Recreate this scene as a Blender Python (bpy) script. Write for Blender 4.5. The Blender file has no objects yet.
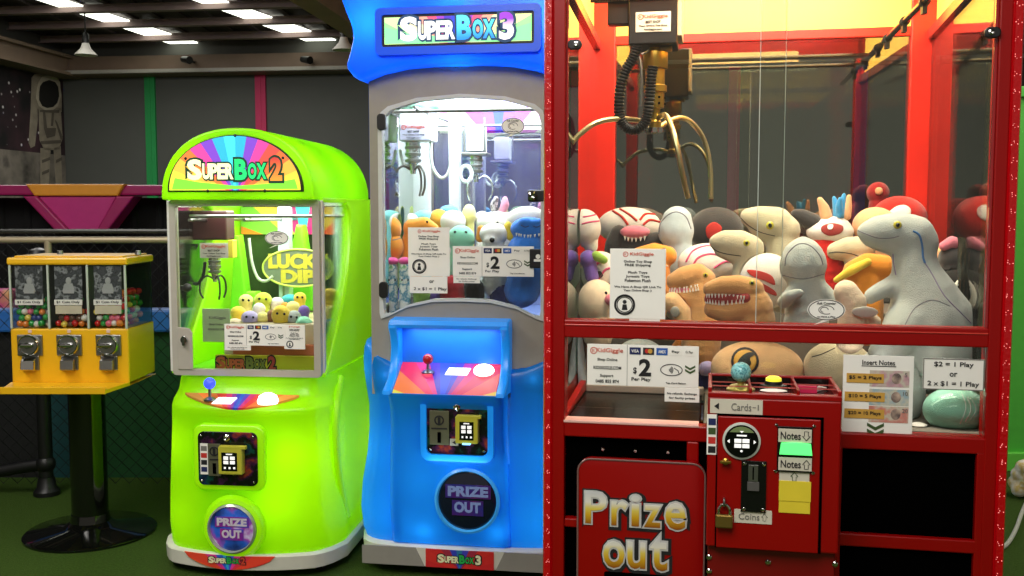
import bpy, bmesh, math, random
from math import sin, cos, pi, radians, atan, sqrt
from mathutils import Vector, Matrix
from mathutils.bvhtree import BVHTree
random.seed(7)
SC = bpy.context.scene
COL = SC.collection

# ------------------------------------------------------------------ camera
CAMH, FPX, PITCH = 1.25, 1000.0, atan(0.076)
cd = bpy.data.cameras.new('camera'); cd.sensor_width = 36; cd.lens = FPX/1024*36
cd.clip_start = 0.05; cd.clip_end = 100
cam = bpy.data.objects.new('camera', cd); COL.objects.link(cam)
cam.location = (0, 0, CAMH); cam.rotation_euler = (pi/2-PITCH, 0, 0)
SC.camera = cam

def ray(px, py):
    a = (px-512)/FPX; b = (288-py)/FPX
    return Vector((a, cos(PITCH)+b*sin(PITCH), -sin(PITCH)+b*cos(PITCH)))

class Frame:
    """A machine's own axes: x along its face, y into it, z up."""
    def __init__(s, ox, oy, yaw):
        s.o = Vector((ox, oy, 0)); s.a = radians(yaw)
        s.rot = -s.a
    def L(s, px, py, d=0.0):
        r = ray(px, py); c, n = cos(s.a), sin(s.a)
        t = (d+s.o.x*n+s.o.y*c)/(r.x*n+r.y*c)
        X, Y = r.x*t-s.o.x, r.y*t-s.o.y
        return X*c-Y*n, CAMH+r.z*t
    def P(s, px, py, d=0.0):
        x, z = s.L(px, py, d); return Vector((x, d, z))
    def W(s, v):
        c, n = cos(s.a), sin(s.a)
        return Vector((s.o.x+v[0]*c+v[1]*n, s.o.y-v[0]*n+v[1]*c, v[2]))
    def dist(s, px, py, d):
        w = s.W(s.P(px, py, d)); return w.y
def plane_pt(px, py, z):
    r = ray(px, py); t = (z-CAMH)/r.z
    return Vector((r.x*t, r.y*t, z))

RED = Frame(.077, 2.3, 11.3)
BLU = Frame(-.17, 3.4, 9)
GRN = Frame(-.97, 3.45, 6.7)
GUM = Frame(-1.6, 3.7, 0)

# ------------------------------------------------------------------ materials
def lin(c):
    f = lambda v: (v/255/12.92) if v/255 <= .04045 else ((v/255+.055)/1.055)**2.4
    return (f(c[0]), f(c[1]), f(c[2]), 1)
MATS = {}
def mat(name, rgb, rough=.5, metal=0, noise=.08, nscale=30, bump=0, bscale=80, emit=0, ergb=None,
        coat=0, sheen=0, trans=0, spec=.5):
    """Procedural surface: base colour broken up by noise, optional bump, sheen, glow."""
    if name in MATS: return MATS[name]
    m = bpy.data.materials.new(name); m.use_nodes = True
    nt = m.node_tree; N = nt.nodes; K = nt.links
    b = N['Principled BSDF']; out = N['Material Output']
    tc = N.new('ShaderNodeTexCoord')
    nz = N.new('ShaderNodeTexNoise'); nz.inputs['Scale'].default_value = nscale; nz.inputs['Detail'].default_value = 3
    K.new(tc.outputs['Object'], nz.inputs['Vector'])
    mx = N.new('ShaderNodeMix'); mx.data_type = 'RGBA'
    base = lin(rgb)
    mx.inputs['A'].default_value = tuple(max(0, v*(1-noise)) for v in base[:3])+(1,)
    mx.inputs['B'].default_value = tuple(min(1, v*(1+noise)) for v in base[:3])+(1,)
    K.new(nz.outputs['Fac'], mx.inputs['Factor']); K.new(mx.outputs['Result'], b.inputs['Base Color'])
    b.inputs['Roughness'].default_value = rough; b.inputs['Metallic'].default_value = metal
    b.inputs['Coat Weight'].default_value = coat; b.inputs['Sheen Weight'].default_value = sheen
    b.inputs['Specular IOR Level'].default_value = spec
    if bump:
        n2 = N.new('ShaderNodeTexNoise'); n2.inputs['Scale'].default_value = bscale; n2.inputs['Detail'].default_value = 2
        K.new(tc.outputs['Object'], n2.inputs['Vector'])
        bp = N.new('ShaderNodeBump'); bp.inputs['Strength'].default_value = bump; bp.inputs['Distance'].default_value = .01
        K.new(n2.outputs['Fac'], bp.inputs['Height']); K.new(bp.outputs['Normal'], b.inputs['Normal'])
    if emit:
        b.inputs['Emission Color'].default_value = lin(ergb or rgb); b.inputs['Emission Strength'].default_value = emit
    if trans:
        tr = N.new('ShaderNodeBsdfTranslucent'); K.new(mx.outputs['Result'], tr.inputs['Color'])
        ms = N.new('ShaderNodeMixShader'); ms.inputs['Fac'].default_value = trans
        K.new(b.outputs[0], ms.inputs[1]); K.new(tr.outputs[0], ms.inputs[2]); K.new(ms.outputs[0], out.inputs['Surface'])
    MATS[name] = m
    return m
def glass(name, tint=(255, 255, 255), refl=1.0, ior=1.45, base=0.0, rough=0.0):
    if name in MATS: return MATS[name]
    m = bpy.data.materials.new(name); m.use_nodes = True
    nt = m.node_tree; N = nt.nodes; K = nt.links
    N.remove(N['Principled BSDF']); out = N['Material Output']
    t = N.new('ShaderNodeBsdfTransparent'); t.inputs['Color'].default_value = lin(tint)
    g = N.new('ShaderNodeBsdfGlossy'); g.inputs['Roughness'].default_value = rough
    g.inputs['Color'].default_value = (.95, .97, .96, 1)
    f = N.new('ShaderNodeFresnel'); f.inputs['IOR'].default_value = ior
    mu = N.new('ShaderNodeMath'); mu.operation = 'MULTIPLY_ADD'; mu.use_clamp = True
    mu.inputs[1].default_value = refl; mu.inputs[2].default_value = base
    ms = N.new('ShaderNodeMixShader')
    K.new(f.outputs[0], mu.inputs[0]); K.new(mu.outputs[0], ms.inputs['Fac'])
    K.new(t.outputs[0], ms.inputs[1]); K.new(g.outputs[0], ms.inputs[2]); K.new(ms.outputs[0], out.inputs['Surface'])
    MATS[name] = m
    return m
def rays(name, cx, cz, cols, emit=1.0, span=(0.0, pi), rough=.35, base=1.0):
    """Printed sunburst: coloured sectors fanning out from (cx, cz) in the panel's own plane."""
    m = bpy.data.materials.new(name); m.use_nodes = True
    nt = m.node_tree; N = nt.nodes; K = nt.links; b = N['Principled BSDF']
    tc = N.new('ShaderNodeTexCoord'); sp = N.new('ShaderNodeSeparateXYZ'); K.new(tc.outputs['Object'], sp.inputs[0])
    sx = N.new('ShaderNodeMath'); sx.operation = 'SUBTRACT'; sx.inputs[1].default_value = cx; K.new(sp.outputs['X'], sx.inputs[0])
    sz = N.new('ShaderNodeMath'); sz.operation = 'SUBTRACT'; sz.inputs[1].default_value = cz; K.new(sp.outputs['Z'], sz.inputs[0])
    at = N.new('ShaderNodeMath'); at.operation = 'ARCTAN2'; K.new(sz.outputs[0], at.inputs[0]); K.new(sx.outputs[0], at.inputs[1])
    mr = N.new('ShaderNodeMapRange'); mr.inputs['From Min'].default_value = span[0]; mr.inputs['From Max'].default_value = span[1]
    K.new(at.outputs[0], mr.inputs['Value'])
    cr = N.new('ShaderNodeValToRGB'); r = cr.color_ramp; r.interpolation = 'CONSTANT'
    n = len(cols)
    while len(r.elements) < n: r.elements.new(.5)
    for i, c in enumerate(cols):
        r.elements[i].position = i/n; r.elements[i].color = lin(c)
    K.new(mr.outputs[0], cr.inputs[0]); K.new(cr.outputs[0], b.inputs['Base Color'])
    K.new(cr.outputs[0], b.inputs['Emission Color']); b.inputs['Emission Strength'].default_value = emit
    b.inputs['Roughness'].default_value = rough
    MATS[name] = m
    return m
def zramp(name, z0, z1, stops, rough=.4, emit=0):
    """Printed gradient along the thing's height."""
    m = bpy.data.materials.new(name); m.use_nodes = True
    nt = m.node_tree; N = nt.nodes; K = nt.links; b = N['Principled BSDF']
    tc = N.new('ShaderNodeTexCoord'); sp = N.new('ShaderNodeSeparateXYZ'); K.new(tc.outputs['Object'], sp.inputs[0])
    mr = N.new('ShaderNodeMapRange'); mr.inputs['From Min'].default_value = z0; mr.inputs['From Max'].default_value = z1
    K.new(sp.outputs['Z'], mr.inputs['Value'])
    cr = N.new('ShaderNodeValToRGB'); r = cr.color_ramp
    while len(r.elements) < len(stops): r.elements.new(.5)
    for i, (p, c) in enumerate(stops):
        r.elements[i].position = p; r.elements[i].color = lin(c)
    K.new(mr.outputs[0], cr.inputs[0]); K.new(cr.outputs[0], b.inputs['Base Color']); b.inputs['Roughness'].default_value = rough
    if emit: K.new(cr.outputs[0], b.inputs['Emission Color']); b.inputs['Emission Strength'].default_value = emit
    MATS[name] = m
    return m
def blotch(name, cols, scale=18, rough=.5, emit=0, detail=4):
    """Printed multicolour artwork / camouflage made of noise bands."""
    m = bpy.data.materials.new(name); m.use_nodes = True
    nt = m.node_tree; N = nt.nodes; K = nt.links; b = N['Principled BSDF']
    tc = N.new('ShaderNodeTexCoord'); nz = N.new('ShaderNodeTexNoise')
    nz.inputs['Scale'].default_value = scale; nz.inputs['Detail'].default_value = detail
    K.new(tc.outputs['Object'], nz.inputs['Vector'])
    cr = N.new('ShaderNodeValToRGB'); r = cr.color_ramp; n = len(cols)
    while len(r.elements) < n: r.elements.new(.5)
    for i, c in enumerate(cols):
        r.elements[i].position = .28+.44*i/max(1, n-1); r.elements[i].color = lin(c)
    K.new(nz.outputs['Fac'], cr.inputs[0]); K.new(cr.outputs[0], b.inputs['Base Color']); b.inputs['Roughness'].default_value = rough
    if emit: K.new(cr.outputs[0], b.inputs['Emission Color']); b.inputs['Emission Strength'].default_value = emit
    MATS[name] = m
    return m
def glow(name, rgb, s):
    return mat(name, rgb, .4, noise=.02, emit=s)
def plush(name, rgb):
    return mat('plush_'+name, rgb, .95, noise=.12, nscale=60, bump=.35, bscale=420, sheen=.35, spec=.15)

# ------------------------------------------------------------------ mesh helpers
def link(name, bm_or_me, m=None, parent=None, smooth=False, angle=None):
    if isinstance(bm_or_me, bmesh.types.BMesh):
        me = bpy.data.meshes.new(name); bm_or_me.normal_update(); bm_or_me.to_mesh(me); bm_or_me.free()
    else: me = bm_or_me
    o = bpy.data.objects.new(name, me); COL.objects.link(o)
    if m is not None:
        for q in (m if isinstance(m, (list, tuple)) else [m]): me.materials.append(q)
    if smooth:
        me.polygons.foreach_set('use_smooth', [True]*len(me.polygons))
        if angle: me.set_sharp_from_angle(angle=radians(angle))
    if parent is not None: o.parent = parent
    return o
def tag(o, label=None, cat=None, group=None, kind=None):
    if label: o['label'] = label
    if cat: o['category'] = cat
    if group: o['group'] = group
    if kind: o['kind'] = kind
    return o
def empty(name, loc=(0, 0, 0), rz=0, label=None, cat=None, group=None):
    o = bpy.data.objects.new(name, None); COL.objects.link(o); o.empty_display_size = .1
    o.location = loc; o.rotation_euler = (0, 0, rz)
    return tag(o, label, cat, group)

class MB:
    def __init__(s): s.bm = bmesh.new(); s.mi = 0
    def _mark(s, n0):
        s.bm.faces.ensure_lookup_table()
        for f in s.bm.faces[n0:]: f.material_index = s.mi
        return s
    def box(s, x0, x1, y0, y1, z0, z1, bev=0, seg=2):
        n0 = len(s.bm.faces)
        b2 = bmesh.new()
        bmesh.ops.create_cube(b2, size=1)
        for v in b2.verts: v.co = Vector(((x0+x1)/2+v.co.x*(x1-x0), (y0+y1)/2+v.co.y*(y1-y0), (z0+z1)/2+v.co.z*(z1-z0)))
        if bev: bmesh.ops.bevel(b2, geom=b2.edges[:], offset=bev, segments=seg, profile=.5, affect='EDGES')
        s._join(b2); return s._mark(n0)
    def _join(s, b2):
        me = bpy.data.meshes.new('tmp'); b2.to_mesh(me); b2.free(); s.bm.from_mesh(me); bpy.data.meshes.remove(me)
    def prism(s, pts, y0, y1, bev=0, seg=3, axis='y', front_only=False):
        """Closed outline in (x, z) extruded from y0 to y1 (or (y, z) along x, (x, y) along z)."""
        n0 = len(s.bm.faces); b2 = bmesh.new()
        def mk(p, t):
            if axis == 'y': return (p[0], t, p[1])
            if axis == 'x': return (t, p[0], p[1])
            return (p[0], p[1], t)
        a = [b2.verts.new(mk(p, y0)) for p in pts]; b = [b2.verts.new(mk(p, y1)) for p in pts]
        n = len(pts); f0 = b2.faces.new(a); f1 = b2.faces.new(b[::-1])
        for i in range(n): b2.faces.new((a[i], b[i], b[(i+1) % n], a[(i+1) % n]))
        bmesh.ops.recalc_face_normals(b2, faces=b2.faces[:])
        if bev:
            ed = [e for e in b2.edges if (f0 in e.link_faces) or ((f1 in e.link_faces) and not front_only)]
            bmesh.ops.bevel(b2, geom=ed, offset=bev, segments=seg, profile=.5, affect='EDGES', clamp_overlap=True)
        s._join(b2); return s._mark(n0)
    def ring(s, outer, inner, y0, y1):
        """Frame between two outlines of equal count, in (x, z), extruded y0..y1."""
        n0 = len(s.bm.faces); n = len(outer)
        V = [[s.bm.verts.new((p[0], y, p[1])) for p in L] for L, y in ((outer, y0), (inner, y0), (outer, y1), (inner, y1))]
        for i in range(n):
            j = (i+1) % n
            for a, b in ((0, 1), (1, 3), (3, 2), (2, 0)):
                s.bm.faces.new((V[a][i], V[a][j], V[b][j], V[b][i]))
        bmesh.ops.recalc_face_normals(s.bm, faces=s.bm.faces[n0:] if False else s.bm.faces[:])
        return s._mark(n0)
    def loft(s, rings, cap=True):
        n0 = len(s.bm.faces); R = [[s.bm.verts.new(p) for p in r] for r in rings]; n = len(R[0])
        for k in range(len(R)-1):
            for i in range(n):
                j = (i+1) % n; s.bm.faces.new((R[k][i], R[k][j], R[k+1][j], R[k+1][i]))
        if cap: s.bm.faces.new(R[0][::-1]); s.bm.faces.new(R[-1])
        bmesh.ops.recalc_face_normals(s.bm, faces=s.bm.faces[:])
        return s._mark(n0)
    def cyl(s, p0, p1, r0, r1=None, n=24):
        n0 = len(s.bm.faces); r1 = r0 if r1 is None else r1
        p0, p1 = Vector(p0), Vector(p1); ax = (p1-p0).normalized()
        u = ax.orthogonal().normalized(); w = ax.cross(u)
        A = [p0+(u*cos(2*pi*i/n)+w*sin(2*pi*i/n))*r0 for i in range(n)]
        B = [p1+(u*cos(2*pi*i/n)+w*sin(2*pi*i/n))*r1 for i in range(n)]
        return s.loft([A, B])
    def lathe(s, prof, c=(0, 0, 0), axis='z', n=32):
        """prof: (radius, height) pairs, turned round an axis through c."""
        n0 = len(s.bm.faces); R = []
        for r, h in prof:
            r = max(r, 1e-5); q = []
            for i in range(n):
                a = 2*pi*i/n; x, y = r*cos(a), r*sin(a)
                if axis == 'z': p = (c[0]+x, c[1]+y, c[2]+h)
                elif axis == 'y': p = (c[0]+x, c[1]+h, c[2]+y)
                else: p = (c[0]+h, c[1]+x, c[2]+y)
                q.append(p)
            R.append(q)
        return s.loft(R)
    def tube(s, pts, r, n=10, res=1):
        pts = [Vector(p) for p in pts]
        if res > 1: pts = spline(pts, res)
        rad = r if isinstance(r, (list, tuple)) else [r]*len(pts)
        if len(rad) != len(pts): rad = [rad[0]+(rad[-1]-rad[0])*i/(len(pts)-1) for i in range(len(pts))]
        R = []; u = None
        for i, p in enumerate(pts):
            t = (pts[min(i+1, len(pts)-1)]-pts[max(i-1, 0)])
            t = t.normalized() if t.length > 1e-9 else Vector((0, 0, 1))
            u = t.orthogonal().normalized() if u is None else (u-t*u.dot(t))
            u = u.normalized() if u.length > 1e-6 else t.orthogonal().normalized()
            w = t.cross(u)
            R.append([p+(u*cos(2*pi*k/n)+w*sin(2*pi*k/n))*rad[i] for k in range(n)])
        return s.loft(R)
    def ball(s, c, r, sub=3):
        n0 = len(s.bm.faces); b2 = bmesh.new(); bmesh.ops.create_icosphere(b2, subdivisions=sub, radius=1)
        rr = r if isinstance(r, (tuple, list)) else (r, r, r)
        for v in b2.verts: v.co = Vector((c[0]+v.co.x*rr[0], c[1]+v.co.y*rr[1], c[2]+v.co.z*rr[2]))
        s._join(b2); return s._mark(n0)
    def build(s, name, m, parent=None, smooth=False, angle=35):
        return link(name, s.bm, m, parent, smooth, angle)
def spline(P, res):
    out = []
    for i in range(len(P)-1):
        p0, p1, p2, p3 = P[max(i-1, 0)], P[i], P[i+1], P[min(i+2, len(P)-1)]
        for k in range(res):
            t = k/res
            out.append(.5*((2*p1)+(p2-p0)*t+(2*p0-5*p1+4*p2-p3)*t*t+(3*p1-p0-3*p2+p3)*t**3))
    return out+[P[-1]]
def rrect(x0, x1, z0, z1, r, n=6):
    P = []
    for cx, cz, a0 in ((x1-r, z1-r, 0), (x0+r, z1-r, pi/2), (x0+r, z0+r, pi), (x1-r, z0+r, 1.5*pi)):
        for k in range(n+1):
            a = a0+pi/2*k/n; P.append((cx+r*cos(a), cz+r*sin(a)))
    return P
def ell(cx, cz, a, b, n=40): return [(cx+a*cos(2*pi*i/n), cz+b*sin(2*pi*i/n)) for i in range(n)]

# ------------------------------------------------------------------ lettering
_tc = {}
def text_mesh(body, bold=0.0, ext=.0, shear=0):
    k = (body, bold, ext, shear)
    if k in _tc: return _tc[k]
    cu = bpy.data.curves.new('t', 'FONT'); cu.body = body; cu.size = 1; cu.offset = bold; cu.extrude = ext
    cu.resolution_u = 3; cu.shear = shear
    o = bpy.data.objects.new('t', cu); COL.objects.link(o)
    dg = bpy.context.evaluated_depsgraph_get(); dg.update()
    me = bpy.data.meshes.new_from_object(o.evaluated_get(dg))
    V = [v.co.copy() for v in me.vertices]; Fc = [list(p.vertices) for p in me.polygons]
    bpy.data.objects.remove(o); bpy.data.curves.remove(cu); bpy.data.meshes.remove(me)
    if V:
        x0 = min(v.x for v in V); x1 = max(v.x for v in V); y0 = min(v.y for v in V); y1 = max(v.y for v in V)
    else: x0 = x1 = y0 = y1 = 0
    _tc[k] = (V, Fc, x0, x1, y0, y1); return _tc[k]
def letters(items, mats, name='lettering', parent=None, thick=.0012):
    """items: (text, cx, cz, y, height, width or None, material index, bold). Set in the plane facing -y."""
    bm = bmesh.new()
    for it in items:
        body, cx, cz, y, h, w, mi, bold = it[:8]
        if body is None: continue
        V, Fc, x0, x1, y0, y1 = text_mesh(body, bold)
        _, _, a0, a1, b0, b1 = text_mesh(body, 0)
        if not V or b1 <= b0: continue
        sz = h/(b1-b0); sx = sz if w is None else w/(a1-a0)
        mx, my = (a0+a1)/2, (b0+b1)/2
        n0 = len(bm.faces)
        vs = [bm.verts.new((cx+(v.x-mx)*sx, y, cz+(v.y-my)*sz)) for v in V]
        fs = []
        for f in Fc:
            try: fs.append(bm.faces.new([vs[i] for i in f]))
            except ValueError: pass
        r = bmesh.ops.extrude_face_region(bm, geom=fs)
        for g in r['geom']:
            if isinstance(g, bmesh.types.BMVert): g.co.y -= thick
        bm.faces.ensure_lookup_table()
        for f in bm.faces[n0:]: f.material_index = mi
    bmesh.ops.recalc_face_normals(bm, faces=bm.faces[:])
    return link(name, bm, mats, parent)

# ------------------------------------------------------------------ soft toys
CASES = {id(RED): (.028, .962, .028, .7695), id(BLU): (-.287, .287, .014, .8615), id(GRN): (-.2, .297, .104, .857)}
TOYS = []
def remesh(bm, vox, smooth=6):
    me = bpy.data.meshes.new('b'); bm.to_mesh(me); bm.free()
    o = bpy.data.objects.new('b', me); COL.objects.link(o)
    r = o.modifiers.new('r', 'REMESH'); r.mode = 'VOXEL'; r.voxel_size = vox; r.use_smooth_shade = True
    s = o.modifiers.new('s', 'SMOOTH'); s.iterations = smooth; s.factor = .5
    dg = bpy.context.evaluated_depsgraph_get(); dg.update()
    out = bpy.data.meshes.new_from_object(o.evaluated_get(dg))
    bpy.data.objects.remove(o); bpy.data.meshes.remove(me)
    out.polygons.foreach_set('use_smooth', [True]*len(out.polygons))
    return out
def chain_balls(bm, ch):
    for i in range(len(ch)):
        p, r = ch[i]
        if i == 0: seq = [(p, r)]
        else:
            p0, r0 = ch[i-1]; L = max((p-p0).length, 1e-6); k = max(1, int(L/(.35*min(max(r, .002), max(r0, .002))))); k = min(k, 14)
            seq = [(p0.lerp(p, (j+1)/k), r0+(r-r0)*(j+1)/k) for j in range(k)]
        for q, rr in seq:
            bmesh.ops.create_icosphere(bm, subdivisions=2, radius=rr, matrix=Matrix.Translation(q))
class Toy:
    """A stuffed toy: body grown as one surface from chains of (px, py, radius px, depth offset)."""
    def __init__(s, F, d, name, label, cat, m, chains=(), ells=(), group=None, vox=None, smooth=6):
        s.F, s.d, s.group = F, d, group
        bm = s._grow(chains, ells)
        zs = [v.co.z for v in bm.verts]; xs = [v.co.x for v in bm.verts]; ys = [v.co.y for v in bm.verts]
        size = max(max(xs)-min(xs), max(zs)-min(zs))
        s.base = Vector(((min(xs)+max(xs))/2, (min(ys)+max(ys))/2, min(zs)))
        for v in bm.verts: v.co -= s.base
        s.vox = vox or max(.0025, size/55)
        me = remesh(bm, s.vox, smooth)
        s.clamp(me)
        s.root = empty(name, F.W(s.base), F.rot, label, cat, group)
        s.body = link('body', me, m, s.root); TOYS.append(s)
        s._bvh()
    def clamp(s, me):
        """Soft bodies flatten where they press on the case."""
        x0, x1, y0, z0 = CASES[id(s.F)]
        if s.F is RED and s.d >= .78: z0 = 1.081 if s.base.x < .34 else .961
        for v in me.vertices:
            c = v.co+s.base
            xr = x1+(.06*max(0, c.y) if s.F is RED else 0); xl = x0-(.03*max(0, c.y) if s.F is RED else 0)
            c.x = min(max(c.x, xl), xr); c.y = max(c.y, y0); c.z = max(c.z, z0)
            if s.F is RED: c.y = min(c.y, 1.07)
            v.co = c-s.base
    def _pt(s, px, py, dd=0): return s.F.P(px, py, s.d+dd)
    def _sc(s, px, py, dd=0): return s.F.dist(px, py, s.d+dd)/FPX
    def _grow(s, chains, ells):
        bm = bmesh.new()
        for ch in chains:
            C = []
            for q in ch:
                px, py, r = q[:3]; dd = q[3] if len(q) > 3 else 0
                C.append((s._pt(px, py, dd), r*1.05*s._sc(px, py, dd)))
            chain_balls(bm, C)
        for e in ells:      # px, py, rx, rz, [ry, dd, tilt degrees]
            px, py, rx, rz = e[:4]; k = s._sc(px, py); ry = e[4] if len(e) > 4 else (rx+rz)/2
            dd = e[5] if len(e) > 5 else 0; tl = radians(e[6]) if len(e) > 6 else 0
            M = Matrix.Translation(s._pt(px, py, dd)) @ Matrix.Rotation(tl, 4, 'Y') @ Matrix.Diagonal((rx*k, ry*k, rz*k, 1))
            bmesh.ops.create_icosphere(bm, subdivisions=4, radius=1, matrix=M)
        return bm
    def _bvh(s, extra=()):
        V, P = [], []
        for o in (s.body,)+tuple(extra):
            n = len(V); V += [v.co.copy() for v in o.data.vertices]; P += [[i+n for i in p.vertices] for p in o.data.polygons]
        s.bvh = BVHTree.FromPolygons(V, P)
        s.cam = s._loc(Vector((0, 0, CAMH)))
    def _loc(s, w):
        q = w-s.F.o; c, n = cos(s.F.a), sin(s.F.a)
        return Vector((q.x*c-q.y*n, q.x*n+q.y*c, q.z))-s.base
    def hit(s, px, py, lift=.001):
        dr = (s._loc(Vector((0, 0, CAMH))+ray(px, py))-s.cam).normalized()
        h = s.bvh.ray_cast(s.cam, dr)
        if h[0] is None: return None
        return h[0]-dr*lift
    def blob(s, name, m, chains=(), ells=(), label=None, vox=None, smooth=5, cast=False):
        bm = s._grow(chains, ells)
        for v in bm.verts: v.co -= s.base
        me = remesh(bm, vox or s.vox*.8, smooth); s.clamp(me); o = link(name, me, m, s.root)
        if label: o['label'] = label
        if cast: s._bvh((o,))
        return s
    def eye(s, px, py, r, m, m2=None, name='eye'):
        p = s.hit(px, py)
        if p is None: return s
        k = s._sc(px, py); b = MB(); b.ball(p, (r*k, r*k*.55, r*k), 3)
        o = b.build(name, m, s.root, True)
        if m2:
            b = MB(); b.ball(p+Vector((0, -r*k*.4, 0)), (r*k*.5, r*k*.4, r*k*.6), 2); b.build('pupil', m2, o, True)
        return s
    def line(s, pts, r, m, name='seam', res=6):
        P = spline([Vector((a, b, 0)) for a, b in pts], res); H = [s.hit(q.x, q.y, 0) for q in P]; H = [h for h in H if h is not None]
        if len(H) < 2: return s
        k = s._sc(*pts[0]); b = MB(); b.tube(H, r*k, 6); b.build(name, m, s.root, True); return s
    def patch(s, pts, m, name='patch', cuts=5, lift=.002):
        if len(pts) < 12:       # round the outline off
            Q = [Vector((a, b, 0)) for a, b in pts]; n = len(Q); out = []
            for i in range(n):
                p0, p1, p2, p3 = Q[i-1], Q[i], Q[(i+1) % n], Q[(i+2) % n]
                for k in range(4):
                    u = k/4; q = .5*((2*p1)+(p2-p0)*u+(2*p0-5*p1+4*p2-p3)*u*u+(3*p1-p0-3*p2+p3)*u**3); out.append((q.x, q.y))
            pts = out
        bm = bmesh.new(); vs = [bm.verts.new((a, b, 0)) for a, b in pts]
        cen = bm.verts.new((sum(p[0] for p in pts)/len(pts), sum(p[1] for p in pts)/len(pts), 0))
        for i in range(len(vs)): bm.faces.new((cen, vs[i], vs[(i+1) % len(vs)]))
        bmesh.ops.subdivide_edges(bm, edges=bm.edges[:], cuts=cuts, use_grid_fill=True)
        H = {}; good = []
        for v in bm.verts:
            h = s.hit(v.co.x, v.co.y, lift); H[v] = h
        bad = [v for v in bm.verts if H[v] is None]
        for v in bm.verts:
            if H[v] is not None: v.co = H[v]
        bmesh.ops.delete(bm, geom=bad, context='VERTS')
        if not bm.faces: bm.free(); return s
        r = bmesh.ops.extrude_face_region(bm, geom=bm.faces[:])
        for g in r['geom']:
            if isinstance(g, bmesh.types.BMVert): g.co.y -= .0012
        bmesh.ops.recalc_face_normals(bm, faces=bm.faces[:])
        link(name, bm, m, s.root, True); return s

# shared materials
M_STEEL = mat('brushed_steel', (150, 150, 148), .32, .95, noise=.1)
M_CHROME = mat('chrome', (205, 205, 205), .12, 1)
M_ALU = mat('satin_aluminium', (186, 180, 168), .42, .1)
M_BRASS = mat('brass', (176, 142, 62), .28, .9)
M_BLACK = mat('black_plastic', (14, 14, 15), .45)
M_VOID = mat('matt_black', (3, 3, 3), .9, spec=0)
M_RUBBER = mat('black_rubber', (18, 18, 18), .7)
M_WHITE = mat('white_plastic', (225, 224, 216), .4)
M_PAPER = mat('white_card', (248, 246, 238), .6, noise=.03)
M_INK = mat('black_ink', (22, 22, 24), .7)
M_GREY = mat('grey_ink', (120, 118, 112), .7)
M_ORANGEINK = mat('salmon_ink', (205, 95, 75), .7)
M_OLIVE = mat('olive_ink', (60, 84, 40), .7)
M_NAVY = mat('navy_ink', (24, 38, 92), .7)
M_REDINK = mat('red_ink', (196, 44, 36), .7)
M_BLUEINK = mat('blue_ink', (40, 92, 176), .7)
M_GOLD = mat('gold_card', (206, 158, 66), .6)
M_PRONG = mat('satin_prong', (168, 158, 118), .28, .9)
M_GLASS = glass('clear_glass', (250, 252, 250), refl=.8)
M_ACRYL = glass('clear_acrylic', (252, 253, 252), refl=.5)
M_EDGE = mat('pane_edge', (205, 215, 205), .25)
M_EYE = mat('toy_eye', (10, 10, 10), .15)
M_AMBER = mat('toy_eye_amber', (190, 180, 60), .25)
M_THREAD = mat('dark_thread', (48, 46, 50), .9)

# ================================================================== the hall
def struct(o): o['kind'] = 'structure'; return o
BLD = Frame((155-512)/1000*10.6, 10.6, 6.7)          # the far wall
BR = BLD.rot
def at_bld(o): o.location = BLD.o; o.rotation_euler = (0, 0, BR); return o
zb = BLD.L(155, 76, 0)[1]; zt = BLD.L(155, 57, -.12)[1]
cx0 = BLD.L(64, 120, 0)[0]
M_WALL = mat('wall_sheet_grey', (84, 86, 82), .7, noise=.12, nscale=3)
M_TURF = mat('turf', (68, 92, 36), .95, noise=.5, nscale=120, bump=1.0, bscale=260, spec=.1)
M_STEELBR = mat('primed_steel', (128, 108, 92), .6, noise=.2, nscale=6)
M_ROOF = mat('roof_sheet', (74, 66, 68), .7, noise=.2, nscale=4)
M_PURLIN = mat('galvanised_purlin', (150, 130, 128), .55, noise=.2, nscale=7)
b = MB(); b.box(-7, 8, -4, 14, -.06, 0); struct(b.build('floor', M_TURF))
b = MB(); b.box(cx0-.2, 13, 0, .1, 0, 3.3); struct(at_bld(b.build('wall_back', M_WALL)))
ZC = lambda d: 2.99-.075*d         # the roof falls gently towards the far wall
b = MB()
b.prism([(-16, ZC(-16)+.04), (.3, ZC(.3)+.04), (.3, ZC(.3)+.1), (-16, ZC(-16)+.1)], cx0-1, 13, axis='x')
for k in range(60):       # corrugations of the roof sheet
    x = cx0-1+k*.25; b.prism([(-9, ZC(-9)+.02), (0, ZC(0)+.02), (0, ZC(0)+.04), (-9, ZC(-9)+.04)], x, x+.05, axis='x')
struct(at_bld(b.build('ceiling', M_ROOF)))
for k in range(14):
    d = -.36-.52*k; zc_ = ZC(d)
    b = MB(); b.box(cx0-.6, 12, d-.02, d+.02, zc_-.05, zc_+.02); b.box(cx0-.6, 12, d-.06, d+.02, zc_-.055, zc_-.047)
    struct(at_bld(b.build('trim_%d' % (k+20), M_PURLIN)))
b = MB(); b.box(cx0-.2, 13, -.22, 0, zb+.05, zt); b.box(cx0-.2, 13, -.25, 0, zb-.01, zb+.045)
struct(at_bld(b.build('trim_1', M_STEELBR)))
b = MB(); b.box(cx0-.1, 13, -.29, -.25, zb-.005, zb+.03); struct(at_bld(b.build('trim_2', mat('pale_conduit', (176, 172, 164), .5))))
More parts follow.
